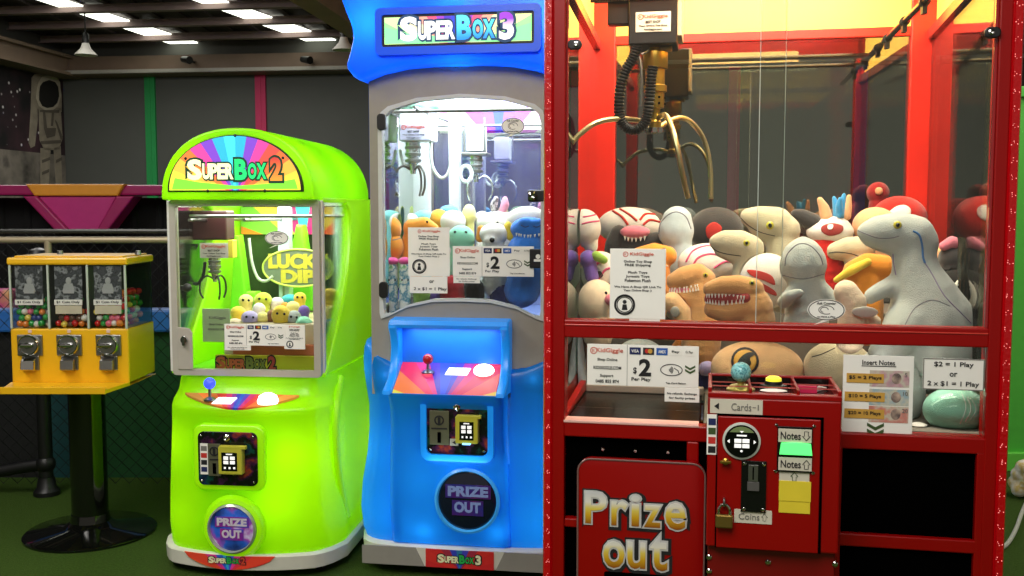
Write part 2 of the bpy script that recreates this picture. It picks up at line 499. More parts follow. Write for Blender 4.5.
# left wall with mural, its beam, and the rafter
LW = Frame(0, 0, 6.7-90); cw = BLD.W((cx0, 0, 0)); LW.o = Vector((cw.x, cw.y, 0))
def at_lw(o): o.location = LW.o; o.rotation_euler = (0, 0, LW.rot); return o
b = MB(); b.box(-12, .05, 0, .1, 0, 3.3); struct(at_lw(b.build('wall_left', M_WALL)))
b = MB(); b.box(-10, .0, -.2, -.02, zb, zt); b.box(-10, 0, -.26, 0, zb-.02, zb+.01); b.box(-10, 0, -.26, 0, zt-.02, zt+.01)
struct(at_lw(b.build('trim_3', M_STEELBR)))
rp = BLD.o.copy(); q = Vector(((355-512)*8.08e-3, 8.08, 0))-BLD.o; rx = q.x*cos(BLD.a)-q.y*sin(BLD.a)
b = MB(); b.box(rx, rx+.08, -8.5, -.2, zb, zb+.28); b.box(rx-.05, rx+.13, -8.5, -.2, zb-.02, zb+.005)
struct(at_bld(b.build('trim_4', mat('brown_rafter', (196, 158, 128), .6, noise=.2, nscale=6))))
# coloured strips between the wall sheets, one every 1.2 m
STR = [(34, 150, 78), (196, 38, 92), (40, 88, 178), (196, 190, 90)]
SN = ['green', 'magenta', 'blue', 'yellow']
for k in range(8):
    xk = k*1.2
    b = MB(); b.box(xk-.056, xk+.056, -.03, 0, 0, zb); b.box(xk-.008, xk+.008, -.036, 0, 0, zb)
    struct(at_bld(b.build('trim_%d' % (k+5), mat('strip_'+SN[k % 4], STR[k % 4], .6))))
# rooflight sheets
M_SKYL = mat('rooflight', (236, 240, 222), .5, emit=3.2)
for i, q in enumerate([((36, 0), (62, 0), (198, 50), (170, 50)), ((192, 0), (220, 0), (336, 50), (306, 50))]):
    P = []
    for px, py in q:
        for it in range(400):
            d = -.02-it*.02; p_ = BLD.P(px, py, d)
            if p_.z <= ZC(d): break
        P.append((p_.x, d))
    def ext(a, c, t): return (a[0]+(c[0]-a[0])*t, a[1]+(c[1]-a[1])*t)
    P = [ext(P[3], P[0], 2.4), ext(P[2], P[1], 2.4), P[2], P[3]]
    b = MB(); b.loft([[(x, y, ZC(y)+t) for x, y in P] for t in (0, .012)]); struct(at_bld(b.build('window_%d' % (i+1), M_SKYL)))
# mural printed on the left wall
M_STARS = bpy.data.materials.new('star_mural'); M_STARS.use_nodes = True
nt = M_STARS.node_tree; N = nt.nodes; K = nt.links; bs = N['Principled BSDF']; tc = N.new('ShaderNodeTexCoord')
vo = N.new('ShaderNodeTexVoronoi'); vo.inputs['Scale'].default_value = 9; K.new(tc.outputs['Object'], vo.inputs['Vector'])
cr = N.new('ShaderNodeValToRGB'); cr.color_ramp.elements[0].position = .04; cr.color_ramp.elements[0].color = (.9, .85, .85, 1)
cr.color_ramp.elements[1].position = .16; cr.color_ramp.elements[1].color = (0, 0, 0, 1); K.new(vo.outputs['Distance'], cr.inputs[0])
nz = N.new('ShaderNodeTexNoise'); nz.inputs['Scale'].default_value = 2.2; nz.inputs['Detail'].default_value = 5; K.new(tc.outputs['Object'], nz.inputs['Vector'])
c2 = N.new('ShaderNodeValToRGB'); c2.color_ramp.elements[0].position = .4; c2.color_ramp.elements[0].color = lin((10, 8, 11))
c2.color_ramp.elements[1].position = .75; c2.color_ramp.elements[1].color = lin((74, 44, 54)); K.new(nz.outputs['Fac'], c2.inputs[0])
ad = N.new('ShaderNodeMix'); ad.data_type = 'RGBA'; ad.blend_type = 'ADD'; ad.inputs['Factor'].default_value = .9
K.new(c2.outputs[0], ad.inputs['A']); K.new(cr.outputs[0], ad.inputs['B']); K.new(ad.outputs['Result'], bs.inputs['Base Color']); bs.inputs['Roughness'].default_value = .8
def lwp(px, py): return LW.L(px, py, -.01)
RIM = [(38, 82), (41, 77), (48, 75), (55, 77), (59, 82), (60, 96), (57, 106), (52, 110), (44, 110), (38, 106), (35, 98), (36, 88)]
mur = empty('space_mural', LW.o, LW.rot, 'dark space mural with an astronaut standing on pale moon ground on the left wall', 'mural')
zh = lwp(30, 152)[1]; zl = lwp(30, 200)[1]
b = MB(); b.box(-3.0, -.02, -.012, -.001, zh, zb-.03); b.build('star_sky', M_STARS, mur)
b = MB(); b.box(-3.0, -.02, -.013, -.001, zl-1.0, zh); b.build('moon_ground', blotch('moon_ground', [(30, 28, 27), (96, 90, 82), (122, 114, 104), (44, 40, 38)], 3.5, .9), mur)
M_SUIT = mat('mural_suit_grey', (140, 130, 114), .8, noise=.5, nscale=9); M_SUITD = mat('mural_suit_dark', (92, 84, 74), .8, noise=.3, nscale=8)
ast = MB()
def lpoly(mb, pts, y): mb.prism([lwp(*p) for p in pts], y-.004, y)
lpoly(ast, [(31, 78), (34, 74), (46, 74), (58, 78), (61, 95), (61, 112), (52, 112), (38, 110), (33, 100)], -.014)     # helmet and pack
lpoly(ast, [(31, 80), (36, 80), (37, 120), (34, 146), (30, 148), (28, 143), (30, 110)], -.016)                        # arm
lpoly(ast, [(38, 108), (60, 108), (62, 138), (58, 150), (44, 150), (39, 140)], -.014)                               # torso
lpoly(ast, [(40, 148), (50, 148), (48, 190), (40, 190)], -.014); lpoly(ast, [(53, 148), (60, 146), (62, 190), (56, 190)], -.014)
aso = ast.build('astronaut', M_SUIT, mur)
v = MB(); lpoly(v, RIM, -.018); v.build('helmet_rim', mat('mural_pale', (176, 166, 148), .8, noise=.3, nscale=6), aso)
v = MB(); lpoly(v, [(39, 86), (42, 82), (48, 80), (54, 82), (57, 87), (58, 96), (56, 103), (52, 107), (46, 108), (41, 106), (38, 100), (38, 92)], -.02); v.build('visor', mat('mural_visor', (26, 24, 22), .6, noise=.5, nscale=8), aso)
v = MB()
for pts in ([(39, 110), (58, 110), (58, 113), (39, 112)], [(42, 112), (44, 112), (46, 128), (43, 128)], [(51, 112), (53, 112), (52, 126), (50, 126)],
            [(43, 128), (55, 128), (54, 136), (46, 138)], [(54, 120), (56, 122), (62, 138), (60, 140)], [(40, 141), (60, 140), (60, 143), (40, 144)],
            [(41, 160), (49, 157), (49, 160), (41, 163)], [(41, 172), (48, 169), (48, 172), (41, 175)], [(55, 160), (61, 157), (61, 160), (55, 163)]):
    lpoly(v, pts, -.019)
v.build('suit_straps', M_SUITD, aso)

# lamps and spot lights up in the roof
def pendant(px, py, Y, label):
    w = ray(px, py); w = Vector((0, 0, CAMH))+w*(Y/w.y)
    r = empty('pendant_lamp', (w.x, w.y, w.z), 0, label, 'lamp', 'lamps hanging under the roof')
    b = MB(); b.lathe([(.005, .11), (.03, .105), (.045, .06), (.1, 0), (.098, -.003), (.04, .055), (.005, .09)]); b.build('lamp_shade', mat('lamp_shade_white', (216, 212, 204), .5), r, True)
    b = MB(); b.lathe([(.001, .2), (.022, .198), (.03, .17), (.03, .1), (.001, .098)]); b.build('lamp_cap', M_BLACK, r, True)
    b = MB(); b.cyl((0, 0, .19), (0, 0, 2.99+.075*(10.6-w.y)-w.z), .006); b.build('lamp_cord', M_BLACK, r, True)
    b = MB(); b.ball((0, 0, .03), .03, 2); b.build('bulb', mat('bulb_off', (230, 228, 220), .3), r, True)
pendant(86, 55, 9.2, 'white shaded pendant lamp under the roof near the corner above the astronaut mural')
pendant(344, 50, 8.6, 'white shaded pendant lamp under the roof beside the blue machine sign')
def spot(px, py, label):
    p = BLD.P(px, py, -.32)
    r = empty('spotlight', BLD.W(p), BR, label, 'spotlight', 'small spotlights on the steel beam')
    b = MB(); b.cyl((-.05, -.05, .01), (.05, -.12, -.01), .03, .038); b.build('lamp_head', M_BLACK, r, True)
    b = MB(); b.box(-.012, .012, -.06, .1, -.01, .012, .003); b.build('bracket', M_BLACK, r)
spot(190, 61, 'small black spotlight on the beam above the green wall strip')
spot(309, 61, 'small black spotlight on the beam right of the magenta wall strip')

# ------------------------------------------------------------------ padded play frame, curtain, fence
Y1 = 5.5
def px5(px, py, Y): r = ray(px, py); t = Y/r.y; return (r.x*t, CAMH+r.z*t)
b = MB()
b.box(-4.2, -.3, 5.7, 5.74, 0, 1.33)
for k in range(26): b.cyl((-4.1+k*.15, 5.7, 0), (-4.1+k*.15, 5.7, 1.33), .022, n=8)
tag(b.build('black_curtain', mat('black_cloth', (7, 7, 8), .95)), 'black cloth curtain hanging behind the wire fence and pink padding', 'curtain')
M_PINK = mat('magenta_vinyl', (188, 46, 122), .45, noise=.08, bump=.15, bscale=14); M_PINKD = mat('dark_magenta_vinyl', (158, 28, 92), .45, bump=.15, bscale=14)
M_ORG = mat('orange_vinyl', (226, 150, 46), .45, bump=.1, bscale=14)
pf = empty('padded_frame', (0, Y1, 0), 0, 'magenta padded play frame with an orange cap and funnel shaped pad behind the fence', 'play padding')
a0, a1 = px5(0, 185, Y1), px5(0, 195.5, Y1)
b = MB(); b.box(-3.3, -1.2, -.02, .16, a1[1], a0[1], .012); b.build('top_pad', M_PINKD, pf)
def pad(pts, y0, y1, m, nm, bev=.01):
    b = MB(); b.prism([px5(px, py, Y1+y0) for px, py in pts], y0, y1, bev); return b.build(nm, m, pf)
pad([(25, 184), (124, 184), (117, 196), (34, 196)], -.05, .1, M_ORG, 'orange_cap')
pad([(34, 196), (117, 196), (97, 232), (68, 232)], -.03, .1, M_PINK, 'funnel_pad')
pad([(22, 196), (36, 196), (70, 232), (56, 232)], -.06, .08, M_PINKD, 'side_pad')
pad([(116, 196), (134, 196), (106, 232), (95, 232)], -.06, .08, M_PINKD, 'side_pad')
bb = MB(); x0, z0 = px5(-80, 332, 4.62); x1, z1 = px5(176, 309, 4.62)
bb.box(x0, -.6, 4.6, 4.7, z0, z1, .012); tag(bb.build('blue_pad', mat('blue_vinyl', (44, 108, 190), .45, bump=.1, bscale=14)), 'blue padded rail along the top of the dark green board behind the gumball machine', 'pad')
b = MB(); b.box(px5(74, 400, 4.64)[0], -.5, 4.64, 4.69, 0, z0-.002); tag(b.build('green_board', mat('dark_green_board', (18, 72, 34), .6)), 'dark green low board behind the gumball machine stand', 'board')
b = MB(); b.box(px5(44, 400, 4.64)[0], px5(74, 400, 4.64)[0]-.004, 4.64, 4.69, 0, z0-.002); tag(b.build('teal_board', mat('dark_teal_board', (16, 66, 72), .6)), 'dark teal low board behind the wire fence at far left', 'board')
b = MB(); b.box(-3.1, px5(9, 300, 4.76)[0], 4.76, 4.9, 0, CAMH+.14*4.76*0-.078*4.76, .02); 
tag(b.build('pink_pad', blotch('pink_yellow_vinyl', [(206, 60, 140), (206, 60, 140), (232, 196, 70)], 5, .5)), 'pink and yellow pad at the left edge behind the fence', 'pad')
b = MB(); b.box(-4.0, px5(44, 400, 4.64)[0]-.004, 4.64, 4.69, 0, z0+.0); tag(b.build('black_board', mat('black_board', (10, 11, 11), .8)), 'black low board at the far left behind the wire fence', 'board')
fe = empty('wire_fence', (0, 4.35, 0), 0, 'black chain link fence with a pale top pipe behind the gumball machine', 'fence')
zp = px5(0, 240, 4.35)[1]; zw = px5(0, 231, 4.35)[1]
b = MB(); b.tube([(-4, 0, zp), (-1.0, 0, zp)], .015, 12); b.build('top_pipe', mat('pale_pipe', (176, 160, 132), .4, .4), fe, True)
b = MB(); b.tube([(-4, -.02, zw), (-1.0, -.02, zw)], .009, 8)
b.build('tension_wire', mat('dark_wire', (60, 60, 58), .4, .6), fe, True)
def mesh_net(z0, z1, x0, x1, name):
    bm = bmesh.new(); s = .062
    def strand(p, q):
        m = MB.__new__(MB); m.bm = bm; m.mi = 0; m.tube([p, q], .0015, 4)
    H = z1-z0; n = int((x1-x0+H)/s)
    for k in range(n):
        xs = x0-H+k*s
        for sg in (1, -1):
            a = [xs, z0]; c = [xs+H, z1]
            if a[0] < x0: a = [x0, z0+(x0-xs)]
            if c[0] > x1: c = [x1, z0+(x1-xs)]
            if c[0] <= a[0]: continue
            if sg == 1: strand((a[0], 0, a[1]), (c[0], 0, c[1]))
            else: strand((a[0], .004, z1-(a[1]-z0)), (c[0], .004, z1-(c[1]-z0)))
    return link(name, bm, mat('net_wire', (24, 26, 25), .5, .4), fe)
mesh_net(.05, zw, -2.5, -1.45, 'chain_link_mesh')['kind'] = 'stuff'
xp = px5(40, 300, 4.35)[0]
b = MB(); b.cyl((xp, 0, .0), (xp, 0, 1.06), .03); b.lathe([(.03, 0), (.055, .002), (.055, .02), (.042, .035), (.034, .08)], (xp, 0, 0)); b.lathe([(.02, 1.04), (.042, 1.045), (.046, 1.065), (.036, 1.085), (.01, 1.095)], (xp, 0, 0))
b.build('post', M_BLACK, fe, True)
b = MB(); b.tube([(xp, 0, .14), (xp-.08, -.0, .13), (xp-.4, -.0, .09), (xp-1.4, 0, .06)], .028, 12, 4); b.ball((xp, 0, .14), .042); b.build('bottom_pipe', M_BLACK, fe, True)
b = MB(); b.cyl((px5(50, 300, 4.35)[0], 0, zp), (px5(50, 300, 4.35)[0], 0, .9), .016); b.build('brace', mat('pale_pipe', (0, 0, 0)), fe, True)

# right hand partition, bag and cable
b = MB(); b.box(2.33, 4.5, 4.78, 4.86, 0, 1.80); b.box(2.33, 4.5, 4.76, 4.87, 1.79, 1.84, .005); struct(b.build('wall_right', mat('bright_green_panel', (86, 190, 66), .5)))
b = MB(); b.box(2.33, 4.5, 4.75, 4.78, 0, .09, .004); struct(b.build('baseboard_right', mat('bright_green_trim', (110, 214, 74), .5)))
p = plane_pt(1026, 505, 0)
bag = MB(); random.seed(3)
bm = bmesh.new()
for k in range(26):
    bmesh.ops.create_icosphere(bm, subdivisions=2, radius=.035, matrix=Matrix.Translation((random.uniform(-.05, .09), random.uniform(-.05, .05), random.uniform(.03, .15))))
o = link('crumpled_bag', remesh(bm, .006, 2), blotch('bag_print', [(226, 218, 190), (236, 230, 214), (214, 186, 96), (228, 222, 204)], 22, .6)); o.location = p+Vector((.07, .1, 0))
tag(o, 'crumpled white and yellow bag on the floor at the right edge', 'bag')
cp = [plane_pt(x, y, .008) for x, y in ((1000, 549), (1008, 543), (1016, 529), (1023, 510), (1036, 480))]
b = MB(); b.tube(cp, .008, 8, 5); tag(b.build('power_cable', mat('grey_cable', (186, 184, 170), .5), None, True), 'pale grey power cable lying on the floor behind the red machine', 'cable')

# ================================================================== gumball vending machine
M_YEL = mat('yellow_enamel', (232, 178, 22), .35, noise=.05, nscale=12, coat=.3)
M_YELG = mat('yellow_enamel', (0, 0, 0))
gm = empty('gumball_machine', GUM.W((-.048, .13, 0)), 0, 'yellow triple gumball vending machine with three windows on a black pedestal', 'vending machine')
def gx(mb_name, mb, m, smooth=False, parent=gm):
    o = mb.build(mb_name, m, parent, smooth); return o
GX, GY = .048, -.13   # shift from front-left axes to the stand's axis
def Bx(x0, x1, y0, y1, z0, z1, bev=.004): b = MB(); b.box(x0+GX, x1+GX, y0+GY, y1+GY, z0, z1, bev); return b
body = gx('body', Bx(-.268, .171, 0, .27, .612, .817, .006), M_YEL)
b = MB(); b.prism([(-.27+GX, .604), (.174+GX, .604), (.135+GX, .592), (-.24+GX, .592)], -.0+GY, .27+GY, .002); 
b.loft([[(-.272+GX, GY, .616), (.172+GX, GY, .616), (.172+GX, GY, .604), (-.272+GX, GY, .604)], [(-.242+GX, GY-.14, .612), (.138+GX, GY-.14, .612), (.138+GX, GY-.14, .598), (-.242+GX, GY-.14, .598)]])
b.box(-.242+GX, .138+GX, GY-.144, GY-.138, .596, .622, .002)
gx('tray', b, M_YEL)
b = Bx(-.272, .175, -.004, .274, 1.054, 1.082, .007); b.box(-.25+GX, .155+GX, .015+GY, .255+GY, 1.082, 1.088, .002); lid = gx('lid', b, M_YEL)
for xx in (-.2, .1):
    b = MB(); b.cyl((xx+GX+.06, GY+.15, 1.086), (xx+GX+.06, GY+.15, 1.102), .012, .01, 16); gx('lock', b, M_STEEL, True, lid)
b = MB(); b.lathe([(.245, 0), (.245, .008), (.235, .016), (.1, .03), (.075, .05), (.07, .08), (.001, .08)], (.0, 0, 0), n=64); gx('base', b, mat('gloss_black', (10, 11, 10), .12, coat=.6), True)
b = MB(); b.cyl((0, 0, .03), (0, 0, .60), .068, n=48); b.cyl((0, 0, .585), (0, 0, .60), .1, n=48); gx('post', b, MATS['gloss_black'], True)
# clear panes and dividers
xs = [-.268, -.1215, .0245, .171]
b = MB(); b.box(-.266+GX, .169+GX, .002+GY, .006+GY, .817, 1.054); b.box(-.266+GX, -.262+GX, .006+GY, .266+GY, .817, 1.054); b.box(.165+GX, .169+GX, .006+GY, .266+GY, .817, 1.054)
gx('window', b, M_ACRYL)
for i, x in enumerate(xs):
    b = MB(); b.box(x-.004+GX+(.006 if i == 0 else -.006 if i == 3 else 0), x+.004+GX+(.006 if i == 0 else -.006 if i == 3 else 0), -.002+GY, .005+GY, .817, 1.054, .001); gx('window_post', b, mat('clear_post', (176, 186, 172), .2))
for x in xs[1:3]:
    b = MB(); b.box(x-.003+GX, x+.003+GX, .008+GY, .262+GY, .818, 1.053); gx('divider', b, mat('divider_grey', (60, 72, 64), .4))
b = MB(); b.box(-.262+GX, .165+GX, .26+GY, .268+GY, .817, 1.054); gx('back_panel', b, mat('dark_green_liner', (22, 52, 36), .5))
NM = ['left', 'middle', 'right']
for i in range(3):
    xc = (xs[i]+xs[i+1])/2+GX; lab = ['left', 'middle', 'right'][i]
    # display card
    cz0, cz1 = .925, 1.05
    b = MB(); b.box(xc-.052, xc+.05, GY+.008, GY+.011, cz0-.012, cz1)
    card = gx('display_card', b, blotch('card_print_%d' % i, [(24, 26, 30), (70, 74, 80), (40, 46, 48), (150, 154, 158), (30, 30, 34)], 38+4*i, .6))
    f = MB(); f.ball((xc, GY+.008, .995), (.011, .002, .014), 2); f.prism([(xc-.024, .955), (xc+.024, .955), (xc+.014, .985), (xc-.014, .985)], GY+.0065, GY+.008)
    f.box(xc-.02, xc+.02, GY+.005, GY+.0075, .948, .962); f.build('printed_figure', mat('card_pale', (170, 172, 172), .7), card)
    b = MB(); b.box(xc-.054, xc+.05, GY+.004, GY+.007, .905, .925); strip = b.build('price_strip', M_PAPER, card)
    letters([('$1 Coin Only', xc-.002, .915, GY+.004, .011, .085, 0, .01)], [M_INK], parent=strip)
    if i: b = MB(); b.box(xc-.05, xc+.048, GY+.004, GY+.007, .872, .903); b.build('note_strip', mat('cream_card', (214, 204, 178), .6), card)
    letters([('%d' % 2, xc-.002, .811, GY-.001, .006, None, 0, 0)], [M_REDINK], parent=body, name='price_dot') if False else None
    b = MB(); b.box(xc-.007, xc+.007, GY-.002, GY, .801, .814, .001); b.build('price_sticker', mat('white_red_sticker', (226, 190, 176), .6), body)
    # coin mechanism
    b = MB(); b.box(xc-.047, xc+.047, GY-.008, GY+.002, .716, .795, .004); mech = b.build('coin_plate', M_STEEL, body)
    b = MB(); b.lathe([(.04, 0), (.04, -.006), (.034, -.012), (.001, -.012)], (xc, GY-.008, .757), 'y'); b.build('dial', M_STEEL, mech, True, )
    b = MB(); b.box(xc-.033, xc+.022, GY-.032, GY-.018, .75, .766, .006); b.cyl((xc, GY-.015, .757), (xc, GY-.03, .757), .012); b.build('handle', M_CHROME, mech, True)
    b = MB(); b.tube([(xc+.035*cos(t), GY-.02, .757+.035*sin(t)) for t in [radians(a) for a in range(0, 361, 15)]], .0035, 6); b.build('dial_rim', M_CHROME, mech, True)
    b = MB(); b.box(xc-.032, xc+.032, GY-.006, GY+.002, .662, .716, .003); ch = b.build('chute_plate', M_STEEL, body)
    b = MB(); b.prism([(GY-.005, .712), (GY-.03, .7), (GY-.034, .668), (GY-.02, .662), (GY-.005, .664)], xc-.026, xc+.024, .003, axis='x'); b.build('chute_flap', M_CHROME if i == 0 else M_STEEL, ch)
# capsules and gumballs, each its own object
GCOL = {'red': (196, 34, 38), 'pink': (232, 110, 140), 'green': (40, 150, 66), 'yellow': (232, 206, 90), 'dark blue': (34, 56, 120), 'orange': (226, 130, 60), 'white': (226, 222, 214), 'brown': (92, 62, 46)}
PICK = [['green', 'green', 'green', 'yellow', 'dark blue', 'pink', 'white', 'orange'], ['dark blue', 'green', 'brown', 'yellow', 'red', 'white', 'orange', 'brown'], ['red', 'red', 'red', 'pink', 'orange', 'green', 'yellow', 'white']]
proto = {}
random.seed(11)
for i in range(3):
    x0, x1 = xs[i]+GX+.012, xs[i+1]+GX-.012; r = .0125; nx = 5
    for ly in range(7):
        y = GY+.022+ly*.026+random.uniform(-.001, .001)
        if i < 2 and ly > 1: continue
        for lz in range(6):
            z = .8185+r+lz*.0225
            off = (r*.9 if (lz+ly) % 2 else 0)
            for k in range(nx):
                x = x0+r+k*(x1-x0-2*r-r*.9)/(nx-1)+off
                if i == 2 and ly > 1 and (k < nx-2): continue
                top = .912+.028*sin(k*2.1+i*1.7)+.012*ly*(1 if i == 2 else .3)+(.02 if i == 2 and k > 2 else 0)
                if z > top: continue
                c = random.choice(PICK[i])
                if c not in proto:
                    bq = MB(); bq.ball((0, 0, 0), r, 3); o = bq.build('gumball', mat('gum_'+c.replace(' ', '_'), GCOL[c], .2, coat=.5), None, True); proto[c] = o
                else:
                    o = proto[c].copy(); COL.objects.link(o); o.name = 'gumball'
                w = GUM.W((-.048, .13, 0)); s_ = random.uniform(.9, 1.08); o.scale = (s_, s_, s_)
                o.location = (w.x+x+random.uniform(-.0035, .0035), w.y+y+random.uniform(-.001, .004), z+random.uniform(-.0005, .004))
                tag(o, '%s ball in the %s window of the yellow gumball machine' % (c, lab), 'gumball', 'balls in the %s gumball window' % lab)

# ================================================================== shared machine pieces
def cutout_art(parent, x, z, y, s, mats):
    """contactless pay mark: rounded bubble with waves."""
    b = MB()
    P = [(x+s*1.5*cos(a), y, z+s*cos(0)*.8*sin(a)) for a in [2*pi*i/40 for i in range(41)]]
    b.tube(P, s*.06, 6)
    for k in range(4):
        r = s*(.18+.16*k); b.tube([(x-s*.45+r*cos(a), y, z+r*sin(a)) for a in [radians(t) for t in range(-45, 46, 15)]], s*.055, 6)
    b.tube([(x+s*.35, y, z+s*.3), (x+s*.9, y, z-s*.05), (x+s*1.05, y, z-s*.45)], s*.06, 6)
    return b.build('contactless_mark', mats, parent, True)
def chevrons(parent, x, z, y, s, m, n=2):
    b = MB()
    for k in range(n):
        zz = z-k*s*.75
        b.prism([(x-s, zz+s*.55), (x, zz), (x+s, zz+s*.55), (x+s, zz+s*.15), (x, zz-s*.42), (x-s, zz+s*.15)], y-.001, y)
    return b.build('chevrons', m, parent)
def board(parent, x0, x1, z0, z1, y, name, m=None, t=.003, bev=.0008):
    b = MB(); b.box(x0, x1, y-t, y, z0, z1, bev); return b.build(name, m or M_PAPER, parent)
def brand_mark(parent, x, z, y, s, m):
    b = MB()
    b.tube([(x+s*cos(a), y, z+s*sin(a)) for a in [radians(t) for t in range(0, 361, 20)]], s*.16, 6)
    b.tube([(x-s*.35, y, z-s*.5), (x-s*.35, y, z+s*.5)], s*.16, 6)
    b.tube([(x+s*.3, y, z+s*.4), (x-s*.2, y, z), (x+s*.3, y, z-s*.4)], s*.12, 6)
    return b.build('brand_mark', m, parent, True)
def price_sign(parent, x0, x1, z0, z1, y, name='price_sign', bar=True):
    w, h = x1-x0, z1-z0; o = board(parent, x0, x1, z0, z1, y, name); yf = y-.003
    X = lambda t: x0+t*w
    Z = lambda t: z0+t*h
    if bar:
        b = MB(); b.box(X(.362), X(.366), yf-.0006, yf, z0, z1); b.build('divider_line', M_GREY, o)
    T = [('KidGiggle', X(.205), Z(.84), yf, h*.13, w*.24, 2, .012), ('Shop Online', X(.185), Z(.62), yf, h*.085, w*.18, 0, .012), ('KIDGIGGLE.COM', X(.185), Z(.43), yf, h*.075, w*.25, 0, .014),
         ('Support', X(.18), Z(.23), yf, h*.085, w*.12, 0, .012), ('0485 855 874', X(.185), Z(.1), yf, h*.075, w*.21, 0, .014),
         ('2', X(.525), Z(.46), yf, h*.38, w*.095, 0, .035), ('$', X(.435), Z(.375), yf, h*.16, w*.03, 0, .02), ('Per Play', X(.49), Z(.165), yf, h*.1, w*.17, 0, .012),
         ('Tap Card Below', X(.8), Z(.1), yf, h*.05, w*.18, 0, .01)]
    letters(T, [M_INK, M_GREY, M_ORANGEINK], parent=o)
    brand_mark(o, X(.06), Z(.84), yf, h*.075, M_ORANGEINK)
    cutout_art(o, X(.76), Z(.42), yf-.0004, h*.17, M_INK)
    chevrons(o, X(.925), Z(.48), yf, h*.12, M_OLIVE)
    for i, (tx, mm, cc) in enumerate([('VISA', M_NAVY, M_PAPER), ('', mat('card_dark', (44, 40, 44), .6), M_PAPER), ('AMEX', M_BLUEINK, M_PAPER), ('Pay', M_PAPER, M_INK), ('G Pay', M_PAPER, M_GREY)]):
        cx = X(.435+.12*i); c = board(o, cx-w*.05, cx+w*.05, Z(.77), Z(.94), yf, 'card_badge', mm, .0008, 0)
        if tx: letters([(tx, cx, Z(.855), yf-.0008, h*.07, w*.065, 0, .012)], [cc], parent=c)
        else:
            b = MB(); b.cyl((cx-w*.012, yf-.0008, Z(.86)), (cx-w*.012, yf-.0014, Z(.86)), h*.055); b.build('red_disc', M_REDINK, c)
            b = MB(); b.cyl((cx+w*.014, yf-.0008, Z(.86)), (cx+w*.014, yf-.0018, Z(.86)), h*.055); b.build('amber_disc', M_GOLD, c)
    return o
def shop_sign(parent, x0, x1, z0, z1, y, name='shop_sign'):
    w, h = x1-x0, z1-z0; o = board(parent, x0, x1, z0, z1, y, name); yf = y-.003; X = lambda t: x0+t*w; Z = lambda t: z0+t*h
    L = [('KidGiggle', .57, .92, .055, .42, 2), ('Online Toy Shop', .5, .815, .042, .5, 0), ('FREE Shipping', .5, .765, .042, .46, 0), ('Plush Toys', .5, .66, .042, .34, 0),
         ('Jurassic Toys', .5, .605, .042, .42, 0), ('Pokemon Plush', .5, .55, .042, .46, 0), ('We Have A Shop QR Link To', .5, .455, .036, .84, 0), ('Your Online Shop :)', .5, .405, .036, .5, 0)]
    letters([(t, X(a), Z(c), yf, h*hh, w*ww, mi, .014) for t, a, c, hh, ww, mi in L], [M_INK, M_GREY, M_ORANGEINK], parent=o)
    brand_mark(o, X(.28), Z(.92), yf, h*.034, M_ORANGEINK)
    b = MB(); cx, cz, r = X(.27), Z(.2), h*.135
    b.tube([(cx+r*cos(a), yf, cz+r*sin(a)) for a in [radians(t) for t in range(0, 361, 12)]], r*.12, 6)
    b.tube([(cx+r*.8*cos(a), yf, cz+r*.8*sin(a)) for a in [radians(t) for t in range(0, 361, 12)]], r*.05, 6)
    b.ball((cx, yf, cz+r*.3), (r*.22, .001, r*.22), 2); b.prism([(cx-r*.3, cz-r*.55), (cx+r*.3, cz-r*.55), (cx+r*.2, cz+r*.05), (cx-r*.2, cz+r*.05)], yf-.001, yf)
    b.build('round_badge', M_INK, o)
    return o
def bubble(parent, x, z, y, a, b_, name='bubble_sticker'):
    P = ell(x, z, a, b_, 40); P = [p for p in P]
    k = min(range(40), key=lambda i: abs(i-30)); P[k] = (x-.02*a/.03, z-b_*1.45)
    b = MB(); b.prism(P, y-.002, y); o = b.build(name, M_PAPER, parent)
    b = MB(); b.tube([(x+a*.93*cos(t), y-.002, z+b_*.93*sin(t)) for t in [2*pi*i/48 for i in range(49)]], a*.025, 5)
    b.tube([(x+a*.4*cos(t), y-.002, z+b_*.4*sin(t)) for t in [2*pi*i/30 for i in range(26)]], a*.02, 5)
    b.tube([(x+a*.2*cos(t)-.1*a, y-.002, z+b_*.25*sin(t)) for t in [2*pi*i/30 for i in range(22)]], a*.02, 5)
    b.build('sticker_line', M_INK, o)
    letters([('Ask Counter', x, z+b_*.62, y-.002, b_*.22, a*1.0, 0, .012), ('to Have a Play', x, z-b_*.66, y-.002, b_*.2, a*.95, 0, .012)], [M_INK], parent=o)
    return o
